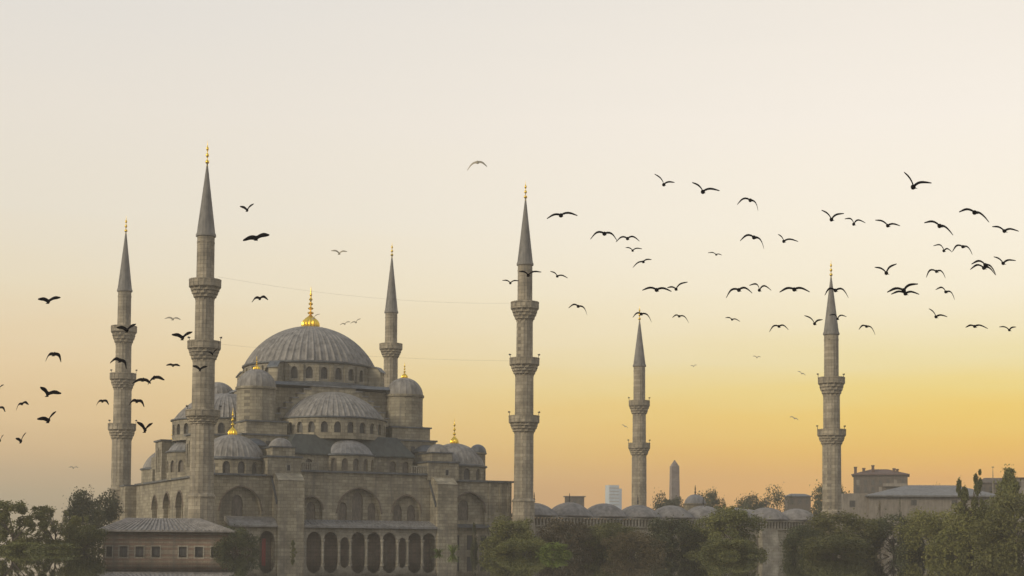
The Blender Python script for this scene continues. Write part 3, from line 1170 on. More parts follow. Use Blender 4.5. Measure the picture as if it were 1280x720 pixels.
minaret('two-balcony minaret at the right end of the courtyard, beside the round dark tree', 1039.2, 303, .3, 325, 345, 417,
        [(557, 23), (495, 20.5), (417, 17.8)], [(537, 558, 34), (472, 496, 32)], 640, 26)

# ================================================================== courtyard
court = thing('courtyard_gallery', 'long courtyard gallery with a row of low pale lead domes and pierced parapet', 'gallery', ORG, TH)
CU0, CU1 = 57.6, 122.0
cfz = 6.0
bm = B()
cf = straight('u', 2.6, 1)
ops = []
u = CU0 + 4
while u < CU1 - 3:
    ops.append((u, 1.3, 1.0, 2.6, 1.2))
    u += 6.0
arched_wall(bm, CU0, CU1, ZB, 4.7, ops, cf, .6)
cw = obj('outer_wall', bm, 'stone', court)
for o_ in ops:
    pane(o_, cf, .45, 'glass_warm', cw)
bm = B()
box(bm, CU0, CU1, 2.3, 3.4, 4.704, 4.95)
box(bm, CU0, CU1, 2.45, 3.1, 6.25, 6.42)
obj('string_course', bm, 'stone_pale', court)
bm = B()
n = 96
for i in range(n):
    u = CU0 + (CU1 - CU0) * (i + .5) / n
    box(bm, u - .16, u + .16, 2.6, 2.95, 4.95, 6.25)
obj('balustrade', bm, 'stone_pale', court)
bm = B()
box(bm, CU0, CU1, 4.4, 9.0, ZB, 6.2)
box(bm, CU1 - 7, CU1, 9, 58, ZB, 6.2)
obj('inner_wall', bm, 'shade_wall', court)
bm = B()
box(bm, CU0, CU1, 3.02, 9.2, 6.43, 6.62)
obj('gallery_roof', bm, 'lead_court', court)
nd = 9
for i in range(nd):
    u = CU0 + 4.2 + i * (CU1 - CU0 - 7.0) / (nd - 1)
    bm = B()
    lathe(bm, [(4.3, 6.62), (4.3, 6.8), (4.2, 6.85)] + cap_profile(4.15, 6.85, (2.1, 2.35, 2.3, 2.15, 2.2, 2.3, 2.0, 2.2, 2.1)[i], 10), 40, (u, 6.2))
    gd = obj('gallery_dome', bm, 'lead_court', court, True, 35)
    if i in (0, 1, 3, 5, 7):
        bm = B()
        lathe(bm, [(.16, 9.1), (.1, 9.4), (.2, 9.6), (.07, 9.9), (.12, 10.1), (.02, 10.9)], 8, (u, 6.2))
        obj('finial', bm, 'iron', gd)
for i in range(6):
    bm = B()
    v = 14 + i * 8.0
    lathe(bm, [(3.75, 6.22), (3.75, 7.0), (3.6, 7.05)] + cap_profile(3.55, 7.05, 2.15, 10), 32, (CU1 - 3.6, v))
    obj('gallery_dome', bm, 'lead_court', court, True, 35)
# gate dome with finial
c = (98.0, 9.5)
bm = B()
lathe(bm, [(2.1, 6.5), (2.1, 9.3), (2.3, 9.35), (2.3, 9.6)], 16, c)
obj('gate_drum', bm, 'stone', court)
bm = B()
dome(bm, 2.05, 9.6, 1.75, 14, c, amp=.02, steps=10)
gd = obj('gate_dome', bm, 'lead_pale', court, True, 18)
bm = B()
lathe(bm, [(.2, 11.2), (.1, 11.6), (.22, 11.8), (.07, 12.0), (.14, 12.3), (.02, 13.2)], 8, c)
obj('finial', bm, 'iron', gd)
# pale buttress seen between the trees
for (a, b_, z_) in ((107.5, 111.5, 4.6), (84.0, 86.0, 4.6)):
    bm = B()
    frustum(bm, (a, b_, .6, 2.7), ZB, (a + .2, b_ - .2, 1.4, 2.7), z_)
    obj('buttress', bm, 'stone_pale', court)

# ================================================================== lead-roofed pavilion, front left
pb = P(207, 690, 226)
pav = thing('annex_building', 'low annex with hipped lead roof and striped red and cream walls beside the water', 'annex', (pb.x, pb.y, 0), R(6))
sx = 226 / F
W2 = 76 * sx
zE, zR = ZT(664, 207, 226), ZT(648, 207, 226)
wins = [(-69, 3.5), (-51.5, 4.8), (-32, 4.8), (-12, 5.0), (21, 4.8), (41, 4.8), (60, 4.0)]
ops = [(x * sx, w_ * sx, -1.5, .72, 40.0) for x, w_ in wins]
bm = B()
fw = straight('u', 0.0, 1)
arched_wall(bm, -W2, W2, ZB, zE - .15, [(o_[0], o_[1], -1.5, .72, 0) for o_ in ops], fw, .35, cols=4)
box(bm, -W2, -W2 + .4, .36, 9, ZB, zE - .16)
box(bm, W2 - .4, W2, .36, 9, ZB, zE - .16)
aw_ = obj('wall', bm, 'striped', pav)
for o_ in ops:
    pane((o_[0], o_[1], -1.5, .72, 0), fw, .25, 'glass_dark', aw_)
    bm = B()
    for sg in (-1, 1):
        box(bm, o_[0] + sg * (o_[1] + .09) - .08, o_[0] + sg * (o_[1] + .09) + .08, -.05, -.003, -1.5, .78)
    box(bm, o_[0] - o_[1] - .17, o_[0] + o_[1] + .17, -.06, -.004, .785, .95)
    obj('window_frame', bm, 'stone_pale', aw_)
bm = B()
lo = (-W2 - 1.0, W2 + 1.1, -1.2, 9.5)
frustum(bm, lo, zE - .12, lo, zE + .08)
frustum(bm, lo, zE + .081, (-W2 + 2.6, W2 - 4.2, 3.8, 6.0), zR)
# rolled lead seams on the front slope
n = 30
for i in range(n):
    f = (i + .5) / n
    xa = lo[0] + (lo[1] - lo[0]) * f
    xb = (-W2 + 2.6) + (2 * W2 - 6.8) * f
    p0, p1 = Vector((xa, -1.2, zE + .08)), Vector((xb, 3.8, zR))
    v = []
    for p in (p0, p1):
        for dx, dz in ((-.13, 0), (.13, 0), (.13, .12), (-.13, .12)):
            v.append(bm.verts.new((p.x + dx, p.y, p.z + dz)))
    for f_ in ((0, 3, 2, 1), (4, 5, 6, 7), (0, 1, 5, 4), (1, 2, 6, 5), (2, 3, 7, 6), (3, 0, 4, 7)):
        bm.faces.new([v[q] for q in f_])
obj('roof', bm, 'lead_court', pav)

# ================================================================== far buildings
def gbox(Y, x0, x1, y0, y1, depth):
    """box rectangle at distance Y from photo pixels"""
    a, b_ = P(x0, y1, Y), P(x1, y0, Y)
    return a.x, b_.x, Y, Y + depth, a.z, b_.z


# apartment block with red tiled roof
Y = 470
s = Y / F
ab = P(1101, 690, Y)
apt = thing('apartment_block', 'old grey apartment block with red tiled roof and chimneys behind the low hall', 'apartment block', (ab.x, ab.y, 0), R(-14))
zc = lambda y: ZT(y, 1100, Y)
bm = B()
w = 33 * s
ops = []
for r_, yy in enumerate((596, 606, 616, 626)):
    pass
fwm = straight('u', 0, 1)
rows = [zc(603), zc(612), zc(621)]
box(bm, -w, w, 0.0, 12, ZB, zc(594))
aw_ = obj('wall', bm, 'render_grey', apt)
k = 0
for z_ in rows:
    for i in range(7):
        x = -w + (i + .6) * 2 * w / 7.2
        bm = B()
        box(bm, x - .45, x + .45, -.12, -.01, z_ - .8, z_ + .8)
        wd = obj('window', bm, 'glass_dark' if (k * 7) % 5 else 'render_pale', aw_)
        k += 1
for z_ in rows[:2]:
    bm = B()
    box(bm, w * .1, w * .98, -1.1, -.005, z_ - 1.25, z_ - .35)
    obj('balcony', bm, 'render_pale', apt)
bm = B()
z0 = zc(594)
frustum(bm, (-w - .6, w + .6, -.7, 12.6), z0 + .01, (-w - .6, w + .6, -.7, 12.6), z0 + .3)
frustum(bm, (-w - .6, w + .6, -.7, 12.6), z0 + .31, (-w * .35, w * .25, 5, 7.5), zc(585.5))
rf = obj('roof', bm, 'tile', apt)
for (x, h) in ((-.93, 588), (-.62, 589.5), (-.28, 586), (.5, 590), (.62, 591)):
    bm = B()
    box(bm, x * w - .4, x * w + .4, 1.5, 2.8, z0 - .2, zc(h) + .9)
    box(bm, x * w - .5, x * w + .5, 1.35, 2.95, zc(h) + .904, zc(h) + 1.2)
    obj('chimney', bm, 'tile', rf)

# low hall with grey hipped roof
Y = 345
s = Y / F
hb = P(1168, 690, Y)
hall = thing('low_hall', 'long low pale hall with a broad grey hipped roof behind the trees', 'hall', (hb.x, hb.y, 0), R(-4))
zc = lambda y: ZT(y, 1168, Y)
w = 83 * s
bm = B()
box(bm, -w + .5, w - .8, 0, 14, ZB, zc(621))
obj('wall', bm, 'render_pale', hall)
bm = B()
frustum(bm, (-w - .3, w, -.9, 15), zc(621), (-w - .3, w, -.9, 15), zc(620) + .12)
frustum(bm, (-w - .3, w, -.9, 15), zc(620) + .125, (-w * .32, w * .42, 6.5, 7.5), zc(605))
obj('roof', bm, 'roof_grey', hall)
for x in (-.3, .3):
    bm = B()
    box(bm, x * w - .6, x * w + .6, -.06, -.004, zc(632), zc(625))
    obj('window', bm, 'glass_dark', hall)
# left wing of the hall, nearer the minaret
bm = B()
box(bm, -w - 5, -w + .48, 1, 10, ZB, zc(617))
obj('side_wing', bm, 'render_pale', hall)
bm = B()
box(bm, -w - 3.6, -w - 2.4, .93, .996, zc(634), zc(626))
obj('window', bm, 'glass_dark', hall)


def house(label, Y, x0, x1, yw, yr, rot, wm='render_pale', rm='tile', flat=False, nw=4, group=None, name='house', yw_rows=2):
    xm = (x0 + x1) / 2
    p = P(xm, 690, Y)
    s = Y / F
    t = thing(name, label, 'house', (p.x, p.y, 0), R(rot), group)
    w = (x1 - x0) / 2 * s
    z0, z1 = ZT(yw, xm, Y), ZT(yr, xm, Y)
    bm = B()
    box(bm, -w, w, 0, w * 1.2, ZB, z0)
    wl_ = obj('wall', bm, wm, t)
    for r_ in range(yw_rows):
        for i in range(nw):
            x = -w + (i + .5) * 2 * w / nw
            bm = B()
            zz_ = z0 - 1.6 - 3.0 * r_
            box(bm, x - .5, x + .5, -.1, -.008, zz_ - .8, zz_ + .7)
            obj('window', bm, 'glass_dark', wl_)
    bm = B()
    frustum(bm, (-w - .5, w + .5, -.5, w * 1.2 + .5), z0 + .004, (-w - .5, w + .5, -.5, w * 1.2 + .5), z0 + .25)
    if not flat:
        frustum(bm, (-w - .5, w + .5, -.5, w * 1.2 + .5), z0 + .254, (-w * .6, w * .6, w * .5, w * .7), z1)
    obj('roof', bm, rm, t)
    return t


house('pale block house with flat reddish roof at the far right edge behind wispy tree', 420, 1262, 1296, 598, 594, -8, rm='tile', flat=True, nw=4)
house('greyish house with low roof just left of the flag mast', 430, 1226, 1262, 604, 597, -8, wm='render_grey', rm='render_grey', nw=4)
house('small far grey house with low dark roof left of the round dark tree', 520, 985, 1014, 621, 617, 5, wm='render_grey', rm='lead_dark', nw=3, yw_rows=1)
house('small dark square rooftop hut above the courtyard domes', 540, 706, 730, 621, 619.5, 0, wm='render_grey', rm='lead_dark', flat=True, nw=3, name='rooftop_hut', yw_rows=1)

# glass tower
Y = 1350
s = Y / F
p = P(769, 690, Y)
tw = thing('glass_tower', 'distant pale blue glass office tower left of the thin minaret', 'tower', (p.x, p.y, 0), R(20))
bm = B()
zt = ZT(606.5, 769, Y)
box(bm, -5.6, 3.4, 0, 9, ZB, zt)
box(bm, 3.402, 6.4, 1, 9, ZB, zt - 2.8)
obj('tower_body', bm, 'curtain_glass', tw)
bm = B()
for k in range(18):
    z_ = 5 + k * (zt - 5) / 18
    box(bm, -5.72, 3.42, -.12, -.01, z_, z_ + .7)
obj('floor_bands', bm, 'render_pale', tw)

# obelisk
Y = 460
s = Y / F
p = P(843, 690, Y)
ob = thing('obelisk', 'tall tapering stone obelisk beyond the courtyard', 'obelisk', (p.x, p.y, 0), R(12))
bm = B()
z1, z2 = ZT(583, 843, Y), ZT(575, 843, Y)
w = 5.9 * s
frustum(bm, (-w, w, -w, w), 4.5, (-w * .8, w * .8, -w * .8, w * .8), z1)
frustum(bm, (-w * .8, w * .8, -w * .8, w * .8), z1, (-.06, .06, -.06, .06), z2)
obj('shaft', bm, 'granite', ob)
bm = B()
box(bm, -w * 1.5, w * 1.5, -w * 1.5, w * 1.5, ZB, 2.4)
box(bm, -w * 1.2, w * 1.2, -w * 1.2, w * 1.2, 2.404, 4.49)
obj('pedestal', bm, 'granite', ob)

# mast at the far right
Y = 380
p = P(1242, 690, Y)
bm = B()
lathe(bm, [(.16, ZB), (.13, ZT(600, 1242, Y)), (.03, ZT(583, 1242, Y))], 8)
lathe(bm, [(.3, ZT(584.5, 1242, Y)), (.3, ZT(584.5, 1242, Y) + .2)], 8)
mo = obj('mast', bm, 'render_pale', None)
mo.location = (p.x, p.y, 0)
tag(mo, 'thin pale flag mast rising above roofs near the right edge', 'mast')


# ================================================================== vegetation
def leaf_mesh(name, pts, size, rng, m, droop=.0):
    n = len(pts)
    nrm = rng.normal(size=(n, 3))
    nrm /= np.linalg.norm(nrm, axis=1)[:, None] + 1e-9
    t = rng.normal(size=(n, 3))
    t -= (t * nrm).sum(1)[:, None] * nrm
    t /= np.linalg.norm(t, axis=1)[:, None] + 1e-9
    b_ = np.cross(nrm, t)
    sz = size * rng.uniform(.55, 1.35, n)[:, None]
    A = pts - t * sz * .5
    Bq = pts + b_ * sz * .32
    C_ = pts + t * sz * .5
    D = pts - b_ * sz * .32
    v = np.stack([A, Bq, C_, D], 1).reshape(-1, 3)
    me = bpy.data.meshes.new(name)
    me.vertices.add(4 * n)
    me.vertices.foreach_set('co', v.astype(np.float32).ravel())
    me.loops.add(4 * n)
    me.loops.foreach_set('vertex_index', np.arange(4 * n, dtype=np.int32))
    me.polygons.add(n)
    me.polygons.foreach_set('loop_start', np.arange(0, 4 * n, 4, dtype=np.int32))
    me.polygons.foreach_set('loop_total', np.full(n, 4, dtype=np.int32))
    me.update()
    me.validate()
    me.materials.append(M[m])
    return me


def crown_points(seed, kind, n):
    """points of a crown in a unit box: radius .5, z 0..1; also the lobe centres for limbs"""
    rng = np.random.default_rng(seed)
    lobes = []
    if kind == 'broad':
        for i in range(64):
            z = rng.uniform(.0, .88)
            rad = .42 * math.sqrt(max(.03, 1 - (abs(z - .3) / .66) ** 2.2))
            a = rng.uniform(0, 2 * PI)
            q = rad * rng.uniform(.45, 1.0)
            lobes.append((q * math.cos(a), q * math.sin(a), z, rng.uniform(.05, .15)))
    elif kind == 'open':
        for i in range(80):
            z = rng.uniform(.0, .95)
            rad = .46 * math.sqrt(max(.05, 1 - (abs(z - .55) / .5) ** 2))
            a = rng.uniform(0, 2 * PI)
            q = rad * rng.uniform(.2, 1.0)
            lobes.append((q * math.cos(a), q * math.sin(a), z, rng.uniform(.03, .085)))
    elif kind == 'twin':
        for i in range(54):
            z = rng.uniform(.0, .97)
            x0, zt_ = ((-.16, .90), (.18, 1.0))[i % 2]
            z *= zt_
            q = .19 * (1.15 - z / zt_) * rng.uniform(.2, 1.2) + .03
            a = rng.uniform(0, 2 * PI)
            lobes.append((x0 + q * math.cos(a), q * math.sin(a), z, rng.uniform(.025, .07)))
    elif kind == 'wispy':
        for i in range(46):
            z = rng.uniform(.0, .95)
            rad = .46 * (1 - .8 * max(0, z - .3) / .7)
            a = rng.uniform(0, 2 * PI)
            q = rad * rng.uniform(.1, 1.0)
            lobes.append((q * math.cos(a), q * math.sin(a), z, rng.uniform(.045, .10)))
    elif kind == 'conifer':
        for i in range(34):
            z = rng.uniform(.02, .97)
            rad = .42 * (1 - z) ** .8
            a = rng.uniform(0, 2 * PI)
            q = rad * rng.uniform(.3, 1)
            lobes.append((q * math.cos(a), q * math.sin(a), z, .05 + .07 * (1 - z)))
    elif kind == 'cypress':
        for i in range(30):
            z = rng.uniform(.0, .96)
            rad = .34 * math.sin(PI * min(1, .12 + z * .88)) ** .5 * (1 - z * .6)
            a = rng.uniform(0, 2 * PI)
            q = rad * rng.uniform(.2, 1)
            lobes.append((q * math.cos(a), q * math.sin(a), z, .07 + .07 * (1 - z)))
    elif kind == 'grove':
        for i in range(30):
            x = rng.uniform(-.45, .45)
            z = rng.uniform(0, .8) * (1 - .5 * abs(x))
            lobes.append((x, rng.uniform(-.3, .3), z, rng.uniform(.09, .15)))
    lobes = np.array(lobes)
    w = lobes[:, 3] ** 2
    idx = rng.choice(len(lobes), n, p=w / w.sum())
    d = rng.normal(size=(n, 3))
    d /= np.linalg.norm(d, axis=1)[:, None]
    rad = rng.uniform(.3, 1.1, n) ** .6
    rad = np.where(rng.uniform(0, 1, n) < .14, rad * rng.uniform(1.1, 1.7, n), rad)
    pts = lobes[idx, :3] + d * (lobes[idx, 3] * rad)[:, None]
    # drop some to open gaps
    keep = (np.sin(pts[:, 0] * 23 + seed) + np.sin(pts[:, 1] * 19 + 2 * seed) + np.sin(pts[:, 2] * 27 + seed)) > (-1.7 if kind not in ('wispy', 'open', 'twin') else -1.0)
    return pts[keep], lobes, rng


CROWNS = {}


def get_crown(kind, var, mat, n, size):
    key = (kind, var, mat)
    if key not in CROWNS:
        pts, lobes, rng = crown_points(31 * var + len(kind), kind, n)
        CROWNS[key] = (leaf_mesh('crown', pts, size, rng, mat), lobes)
    return CROWNS[key]


def limb(bm, a, b_, r0, r1, segs=6):
    a, b_ = Vector(a), Vector(b_)
    d = (b_ - a)
    if d.length < 1e-4:
        return
    q = d.to_track_quat('Z', 'Y').to_matrix()
    rings = []
    for p, r in ((a, r0), (b_, r1)):
        rings.append([bm.verts.new(p + q @ Vector((r * math.cos(2 * PI * i / segs), r * math.sin(2 * PI * i / segs), 0))) for i in range(segs)])
    for i in range(segs):
        j = (i + 1) % segs
        bm.faces.new((rings[0][i], rings[0][j], rings[1][j], rings[1][i]))
    bm.faces.new(rings[1])
    bm.faces.new(rings[0][::-1])


def tree(name, label, cat, px, top, wpx, Y, kind='broad', mat='leaf_green', var=0, n=22000, leaf=.027, zbase=-3.0, group=None, deep=1.0):
    p = P(px, top, Y)
    s = Y / F
    H = p.z - zbase
    w = wpx * s * (1.22 if kind == 'broad' and Y < 260 else 1.0)
    t = thing(name, label, cat, (p.x, p.y, zbase), random.uniform(0, 6.28) if kind not in ('grove', 'twin') else 0, group)
    me, lobes = get_crown(kind, var, mat, n, leaf)
    cr = bpy.data.objects.new('crown', me)
    COL.objects.link(cr)
    cr.parent = t
    lift = .02
    cr.location.z = H * lift
    cr.scale = (w, w * deep, H * (1 - lift))
    bm = B()
    rt = max(.08, min(.3, H * .028))
    trunk_top = Vector((0, 0, H * .62))
    limb(bm, (0, 0, -1.0), (0.02 * w, 0, H * .3), rt, rt * .75, 8)
    limb(bm, (0.02 * w, 0, H * .29), trunk_top, rt * .76, rt * .3, 8)
    for l in lobes[::3]:
        tip = Vector((l[0] * w, l[1] * w * deep, H * (lift + (1 - lift) * l[2])))
        st = Vector((0.02 * w, 0, min(H * .6, max(H * .12, tip.z * .6))))
        limb(bm, st, tip, rt * .35, rt * .08, 5)
    obj('trunk', bm, 'bark', t)
    return t


G = 'trees in front of the courtyard'
tree('broadleaf_tree', 'rounded dark green tree beside the cypress below the middle minaret', 'tree', 644, 641, 74, 236, 'broad', 'leaf_green', 0, group=G)
tree('broadleaf_tree', 'dark brownish-green tree behind the bright lime bush', 'tree', 708, 645, 78, 244, 'broad', 'leaf_rust', 1, group=G)
tree('shrub', 'bright lime-green bush in front of the dark courtyard trees', 'bush', 692, 676, 42, 220, 'broad', 'leaf_lime', 0, n=6000, leaf=.05, zbase=-1.4)
tree('broadleaf_tree', 'green tree between lime bush and the rusty tree', 'tree', 762, 647, 72, 246, 'broad', 'leaf_green', 2, group=G)
tree('broadleaf_tree', 'rusty brown-green tree in front, beneath the thin two-balcony minaret', 'tree', 790, 665, 74, 230, 'broad', 'leaf_rust', 3, group=G)
tree('broadleaf_tree', 'dark tree directly below the obelisk', 'tree', 840, 642, 78, 242, 'broad', 'leaf_dark', 1, group=G)
tree('broadleaf_tree', 'broad olive-topped tree below the small gate dome', 'tree', 914, 634, 92, 240, 'broad', 'leaf_green', 3, group=G)
tree('broadleaf_tree', 'lower green tree in front of the broad olive-topped tree', 'tree', 905, 668, 84, 226, 'broad', 'leaf_green', 0, group=G)
tree('broadleaf_tree', 'narrow dark tree right of the bare pale courtyard buttress', 'tree', 1003, 650, 52, 236, 'broad', 'leaf_dark', 2, group=G)
tree('broadleaf_tree', 'wide olive-green tree in front of the right courtyard minaret', 'tree', 1047, 634, 100, 238, 'broad', 'leaf_olive', 1, group=G)
tree('broadleaf_tree', 'deep green tree low in front of the wide olive-green tree', 'tree', 1040, 664, 90, 224, 'broad', 'leaf_green', 2, group=G)
tree('broadleaf_tree', 'dark purplish tree under the left part of the low hall', 'tree', 1116, 638, 86, 240, 'broad', 'leaf_dark', 0, group=G)
tree('broadleaf_tree', 'olive tree below the middle of the grey hipped roof', 'tree', 1166, 630, 84, 236, 'broad', 'leaf_olive', 2, group=G)
tree('broadleaf_tree', 'full green tree at the foot of the tall wispy tree', 'tree', 1216, 620, 96, 228, 'broad', 'leaf_olive', 0, group=G)
tree('broadleaf_tree', 'green tree low at the right edge of the water', 'tree', 1270, 606, 92, 220, 'broad', 'leaf_olive', 1, group=G)
tree('broadleaf_tree', 'tall loose-crowned tree leaning to the right picture edge', 'tree', 1262, 590, 80, 232, 'wispy', 'leaf_green', 3, n=18000, leaf=.028)
tree('broadleaf_tree', 'tall wispy tree with two thin leafy tips before the grey roof', 'tree', 1211, 583, 60, 226, 'twin', 'leaf_green', 1, n=13000, leaf=.03)
tree('shrub', 'small purplish bush against the hall wall under grey roof', 'bush', 1100, 622, 26, 330, 'conifer', 'leaf_rust', 0, n=3000)
tree('conifer_tree', 'small pointed dark conifer against the hall wall', 'tree', 1125, 622, 16, 332, 'conifer', 'leaf_dark', 1, n=3000)
tree('broadleaf_tree', 'dull green tree filling the gap behind the lime bush, below the courtyard balustrade', 'tree', 735, 655, 60, 250, 'broad', 'leaf_dark', 2, group=G)
tree('broadleaf_tree', 'low dark tree between the rusty tree and the broad olive-topped tree', 'tree', 868, 655, 60, 248, 'broad', 'leaf_green', 1, group=G)
tree('broadleaf_tree', 'low dull green tree left of the lime bush at the water', 'tree', 655, 668, 70, 224, 'broad', 'leaf_green', 2, group=G)
# left side
tree('broadleaf_tree', 'wispy pale tree with open crown at the left edge', 'tree', 16, 625, 100, 214, 'open', 'leaf_olive', 0, n=22000, leaf=.026)
tree('broadleaf_tree', 'wispy yellowish tree between left edge tree and dark tree', 'tree', 70, 632, 84, 220, 'open', 'leaf_olive', 2, n=20000, leaf=.026)
tree('broadleaf_tree', 'tall dark bushy tree left of the annex and leftmost minaret', 'tree', 118, 603, 76, 262, 'broad', 'leaf_dark', 2, n=30000, leaf=.03)
tree('shrub', 'green hedge-like bush at the left corner of the annex', 'bush', 108, 650, 50, 221, 'broad', 'leaf_green', 2)
tree('shrub', 'low dark scrub at the foot of the left wispy trees', 'bush', 44, 674, 120, 210, 'broad', 'leaf_green', 1)
tree('shrub', 'dark green bush between the annex and the red-curtained arch', 'bush', 296, 654, 56, 228, 'broad', 'leaf_dark', 1)
tree('shrub', 'small leafy plant before the left facade buttress', 'bush', 366, 676, 15, 246, 'wispy', 'leaf_green', 3, n=2500, leaf=.09, zbase=-1.2)
tree('cypress_tree', 'thin dark cypress under the blind arch beside the middle minaret', 'tree', 592.5, 651, 20, 238, 'cypress', 'leaf_dark', 0, n=14000, leaf=.03)
tree('broadleaf_tree', 'open-crowned olive tree cut by the left picture edge, low', 'tree', -4, 640, 80, 222, 'open', 'leaf_green', 1, n=20000, leaf=.026)
tree('broadleaf_tree', 'pale green loose tree just left of the hedge-like bush by the annex', 'tree', 94, 642, 50, 226, 'open', 'leaf_green', 3, n=20000, leaf=.026)
# far trees behind the courtyard
GF = 'far trees behind the courtyard'
tree('broadleaf_tree', 'low far tree clump around the obelisk foot', 'tree', 838, 612, 66, 430, 'broad', 'leaf_dark', 0, n=5000, group=GF)
tree('broadleaf_tree', 'dark far tree left of the small gate dome', 'tree', 886, 606, 50, 420, 'broad', 'leaf_dark', 1, n=5000, group=GF)
tree('broadleaf_tree', 'low far dark tree just right of the small gate dome', 'tree', 938, 611, 54, 420, 'broad', 'leaf_dark', 2, n=5000, group=GF)
tree('broadleaf_tree', 'taller far dark tree second right from the gate dome', 'tree', 969, 607, 60, 425, 'broad', 'leaf_dark', 3, n=5000, group=GF)
tree('broadleaf_tree', 'round dark far tree behind the foot of the right minaret', 'tree', 1041, 599, 80, 400, 'broad', 'leaf_dark', 1, n=7000, group=GF)
tree('broadleaf_tree', 'small far tree peeping over the ridge of the grey hipped roof', 'tree', 1170, 599, 16, 440, 'broad', 'leaf_dark', 2, n=3000, group=GF)
tree('broadleaf_tree', 'tiny far tree right of the one peeping over the grey ridge', 'tree', 1184, 602, 8, 440, 'broad', 'leaf_rust', 0, n=3000, group=GF)

# fan-leaved plants at the waterside before the arcade
for (px, top, lab) in ((548, 686, 'yellow-green fronded plant before the right arcade arches'), (566, 681, 'fronded plant beside the right facade buttress')):
    p = P(px, top, 250)
    bm = B()
    rng = random.Random(px)
    for k in range(26):
        a = rng.uniform(0, 2 * PI)
        L_ = rng.uniform(1.0, 2.3)
        up = rng.uniform(.5, 1.0)
        prev = Vector((0, 0, .1))
        wd = .12
        pv2 = None
        for i in range(5):
            f = i / 4
            q = Vector((math.cos(a) * L_ * f, math.sin(a) * L_ * f, .1 + (p.z + .3) * up * math.sin(f * 2.2)))
            side = Vector((-math.sin(a), math.cos(a), 0)) * wd * (1 - f * .9)
            cur2 = (q - side, q + side)
            if pv2:
                quad(bm, pv2[0], pv2[1], cur2[1], cur2[0])
            pv2 = cur2
    o = obj('waterside_plant', bm, 'leaf_lime')
    o.location = (p.x, p.y, -.3)
    tag(o, lab, 'plant')

# ================================================================== thin light cables between the minarets
def cable(label, a, b_, sag, r=.009):
    bm = B()
    n = 40
    prev = None
    for i in range(n + 1):
        f = i / n
        p = a.lerp(b_, f)
        p.z -= sag * 4 * f * (1 - f)
        ring = [bm.verts.new(p + Vector((0, r * math.cos(2 * PI * k / 5), r * math.sin(2 * PI * k / 5)))) for k in range(5)]
        if prev:
            for k in range(5):
                bm.faces.new((prev[k], prev[(k + 1) % 5], ring[(k + 1) % 5], ring[k]))
        prev = ring
    o = obj('light_cable', bm, 'render_grey')
    tag(o, label, 'cable', 'cables strung between minarets')


cable('upper thin cable strung from the tallest minaret to the middle minaret', P(273, 346, 248), P(640, 379, 274), 1.2)
cable('lower thin cable strung from the tallest minaret to the middle minaret', P(274, 430, 248), P(640, 451, 274), .6)


# ================================================================== birds
def bird(label, pos, lt, rt, span_m=.8, chord=.22, tilt=24, arch=.12, mat='bird', scale=1.0):
    """pos, lt, rt: body, left tip and right tip in photograph pixels"""
    dl = Vector((lt[0] - pos[0], -(lt[1] - pos[1])))
    dr = Vector((rt[0] - pos[0], -(rt[1] - pos[1])))
    sp = dl.length + dr.length
    Y = max(24.0, min(200.0, span_m * F / sp))
    s = Y / F
    ctr = P(pos[0], pos[1], Y)
    dl *= s
    dr *= s
    ti = R(tilt)
    fw_ = Vector((0, math.cos(ti), math.sin(ti)))        # flying away from the viewer
    upv = Vector((0, -math.sin(ti), math.cos(ti)))
    bm = B()
    # wing spine from left tip to right tip
    half = (dl.length + dr.length) / 2

    def wing(d):
        nrm = Vector((-d.y, d.x)) if d.x > 0 else Vector((d.y, -d.x))   # points upwards
        nrm.normalize()
        ln = d.length
        out = []
        for f in (.0, .14, .3, .46, .62, .78, .92, 1.0):
            bend = arch * ln * math.sin(PI * min(1, f ** .8))
            p = d * f + nrm * bend
            c = chord * (half / .56) * (1.0 if f < .5 else 1 - .7 * ((f - .5) / .5) ** 1.8)
            sweep = .22 * ln * math.sin(PI * min(1, f * 1.15)) * .5 - .20 * ln * max(0, f - .45)
            out.append((p, c, sweep))
        return out
    left, right = wing(dl), wing(dr)
    st = [x for x in left[::-1]] + [x for x in right[1:]]
    rings = []
    for (p, c, sw) in st:
        base = Vector((p.x, 0, p.y))
        th = .045 * (c / .3) + .006
        ring = []
        for (fx, fz) in ((.42, 0), (.2, 1), (-.2, .7), (-.58, .05), (-.2, -.5), (.2, -.8)):
            ring.append(bm.verts.new(base + fw_ * (fx * c + sw) + upv * fz * th))
        rings.append(ring)
    for a, b_ in zip(rings, rings[1:]):
        for i in range(6):
            j = (i + 1) % 6
            bm.faces.new((a[i], a[j], b_[j], b_[i]))
    bm.faces.new(rings[0])
    bm.faces.new(rings[-1][::-1])
    # body: beak, head, breast, rump and fanned tail along the flight direction
    bl = half * .95
    prof = [(.62, .006, .006), (.54, .022, .022), (.50, .05, .05), (.42, .062, .062), (.34, .058, .06), (.2, .095, .10), (.0, .11, .115), (-.2, .085, .085), (-.34, .05, .045), (-.42, .075, .02), (-.62, .13, .012), (-.66, .10, .006)]
    rings = []
    k_ = half / .56
    for (f, wx, wz) in prof:
        ctr_ = fw_ * f * bl * .62
        rings.append([bm.verts.new(ctr_ + Vector((math.cos(2 * PI * i / 10) * wx * .72 * k_, 0, 0)) + upv * math.sin(2 * PI * i / 10) * wz * .72 * k_) for i in range(10)])
    for a, b_ in zip(rings, rings[1:]):
        for i in range(10):
            j = (i + 1) % 10
            bm.faces.new((a[i], a[j], b_[j], b_[i]))
    bm.faces.new(rings[0])
    bm.faces.new(rings[-1][::-1])
    o = obj('bird', bm, mat, None, True, 60)
    o.location = ctr
    tag(o, label, 'bird', 'birds flying over the mosque')
    return o


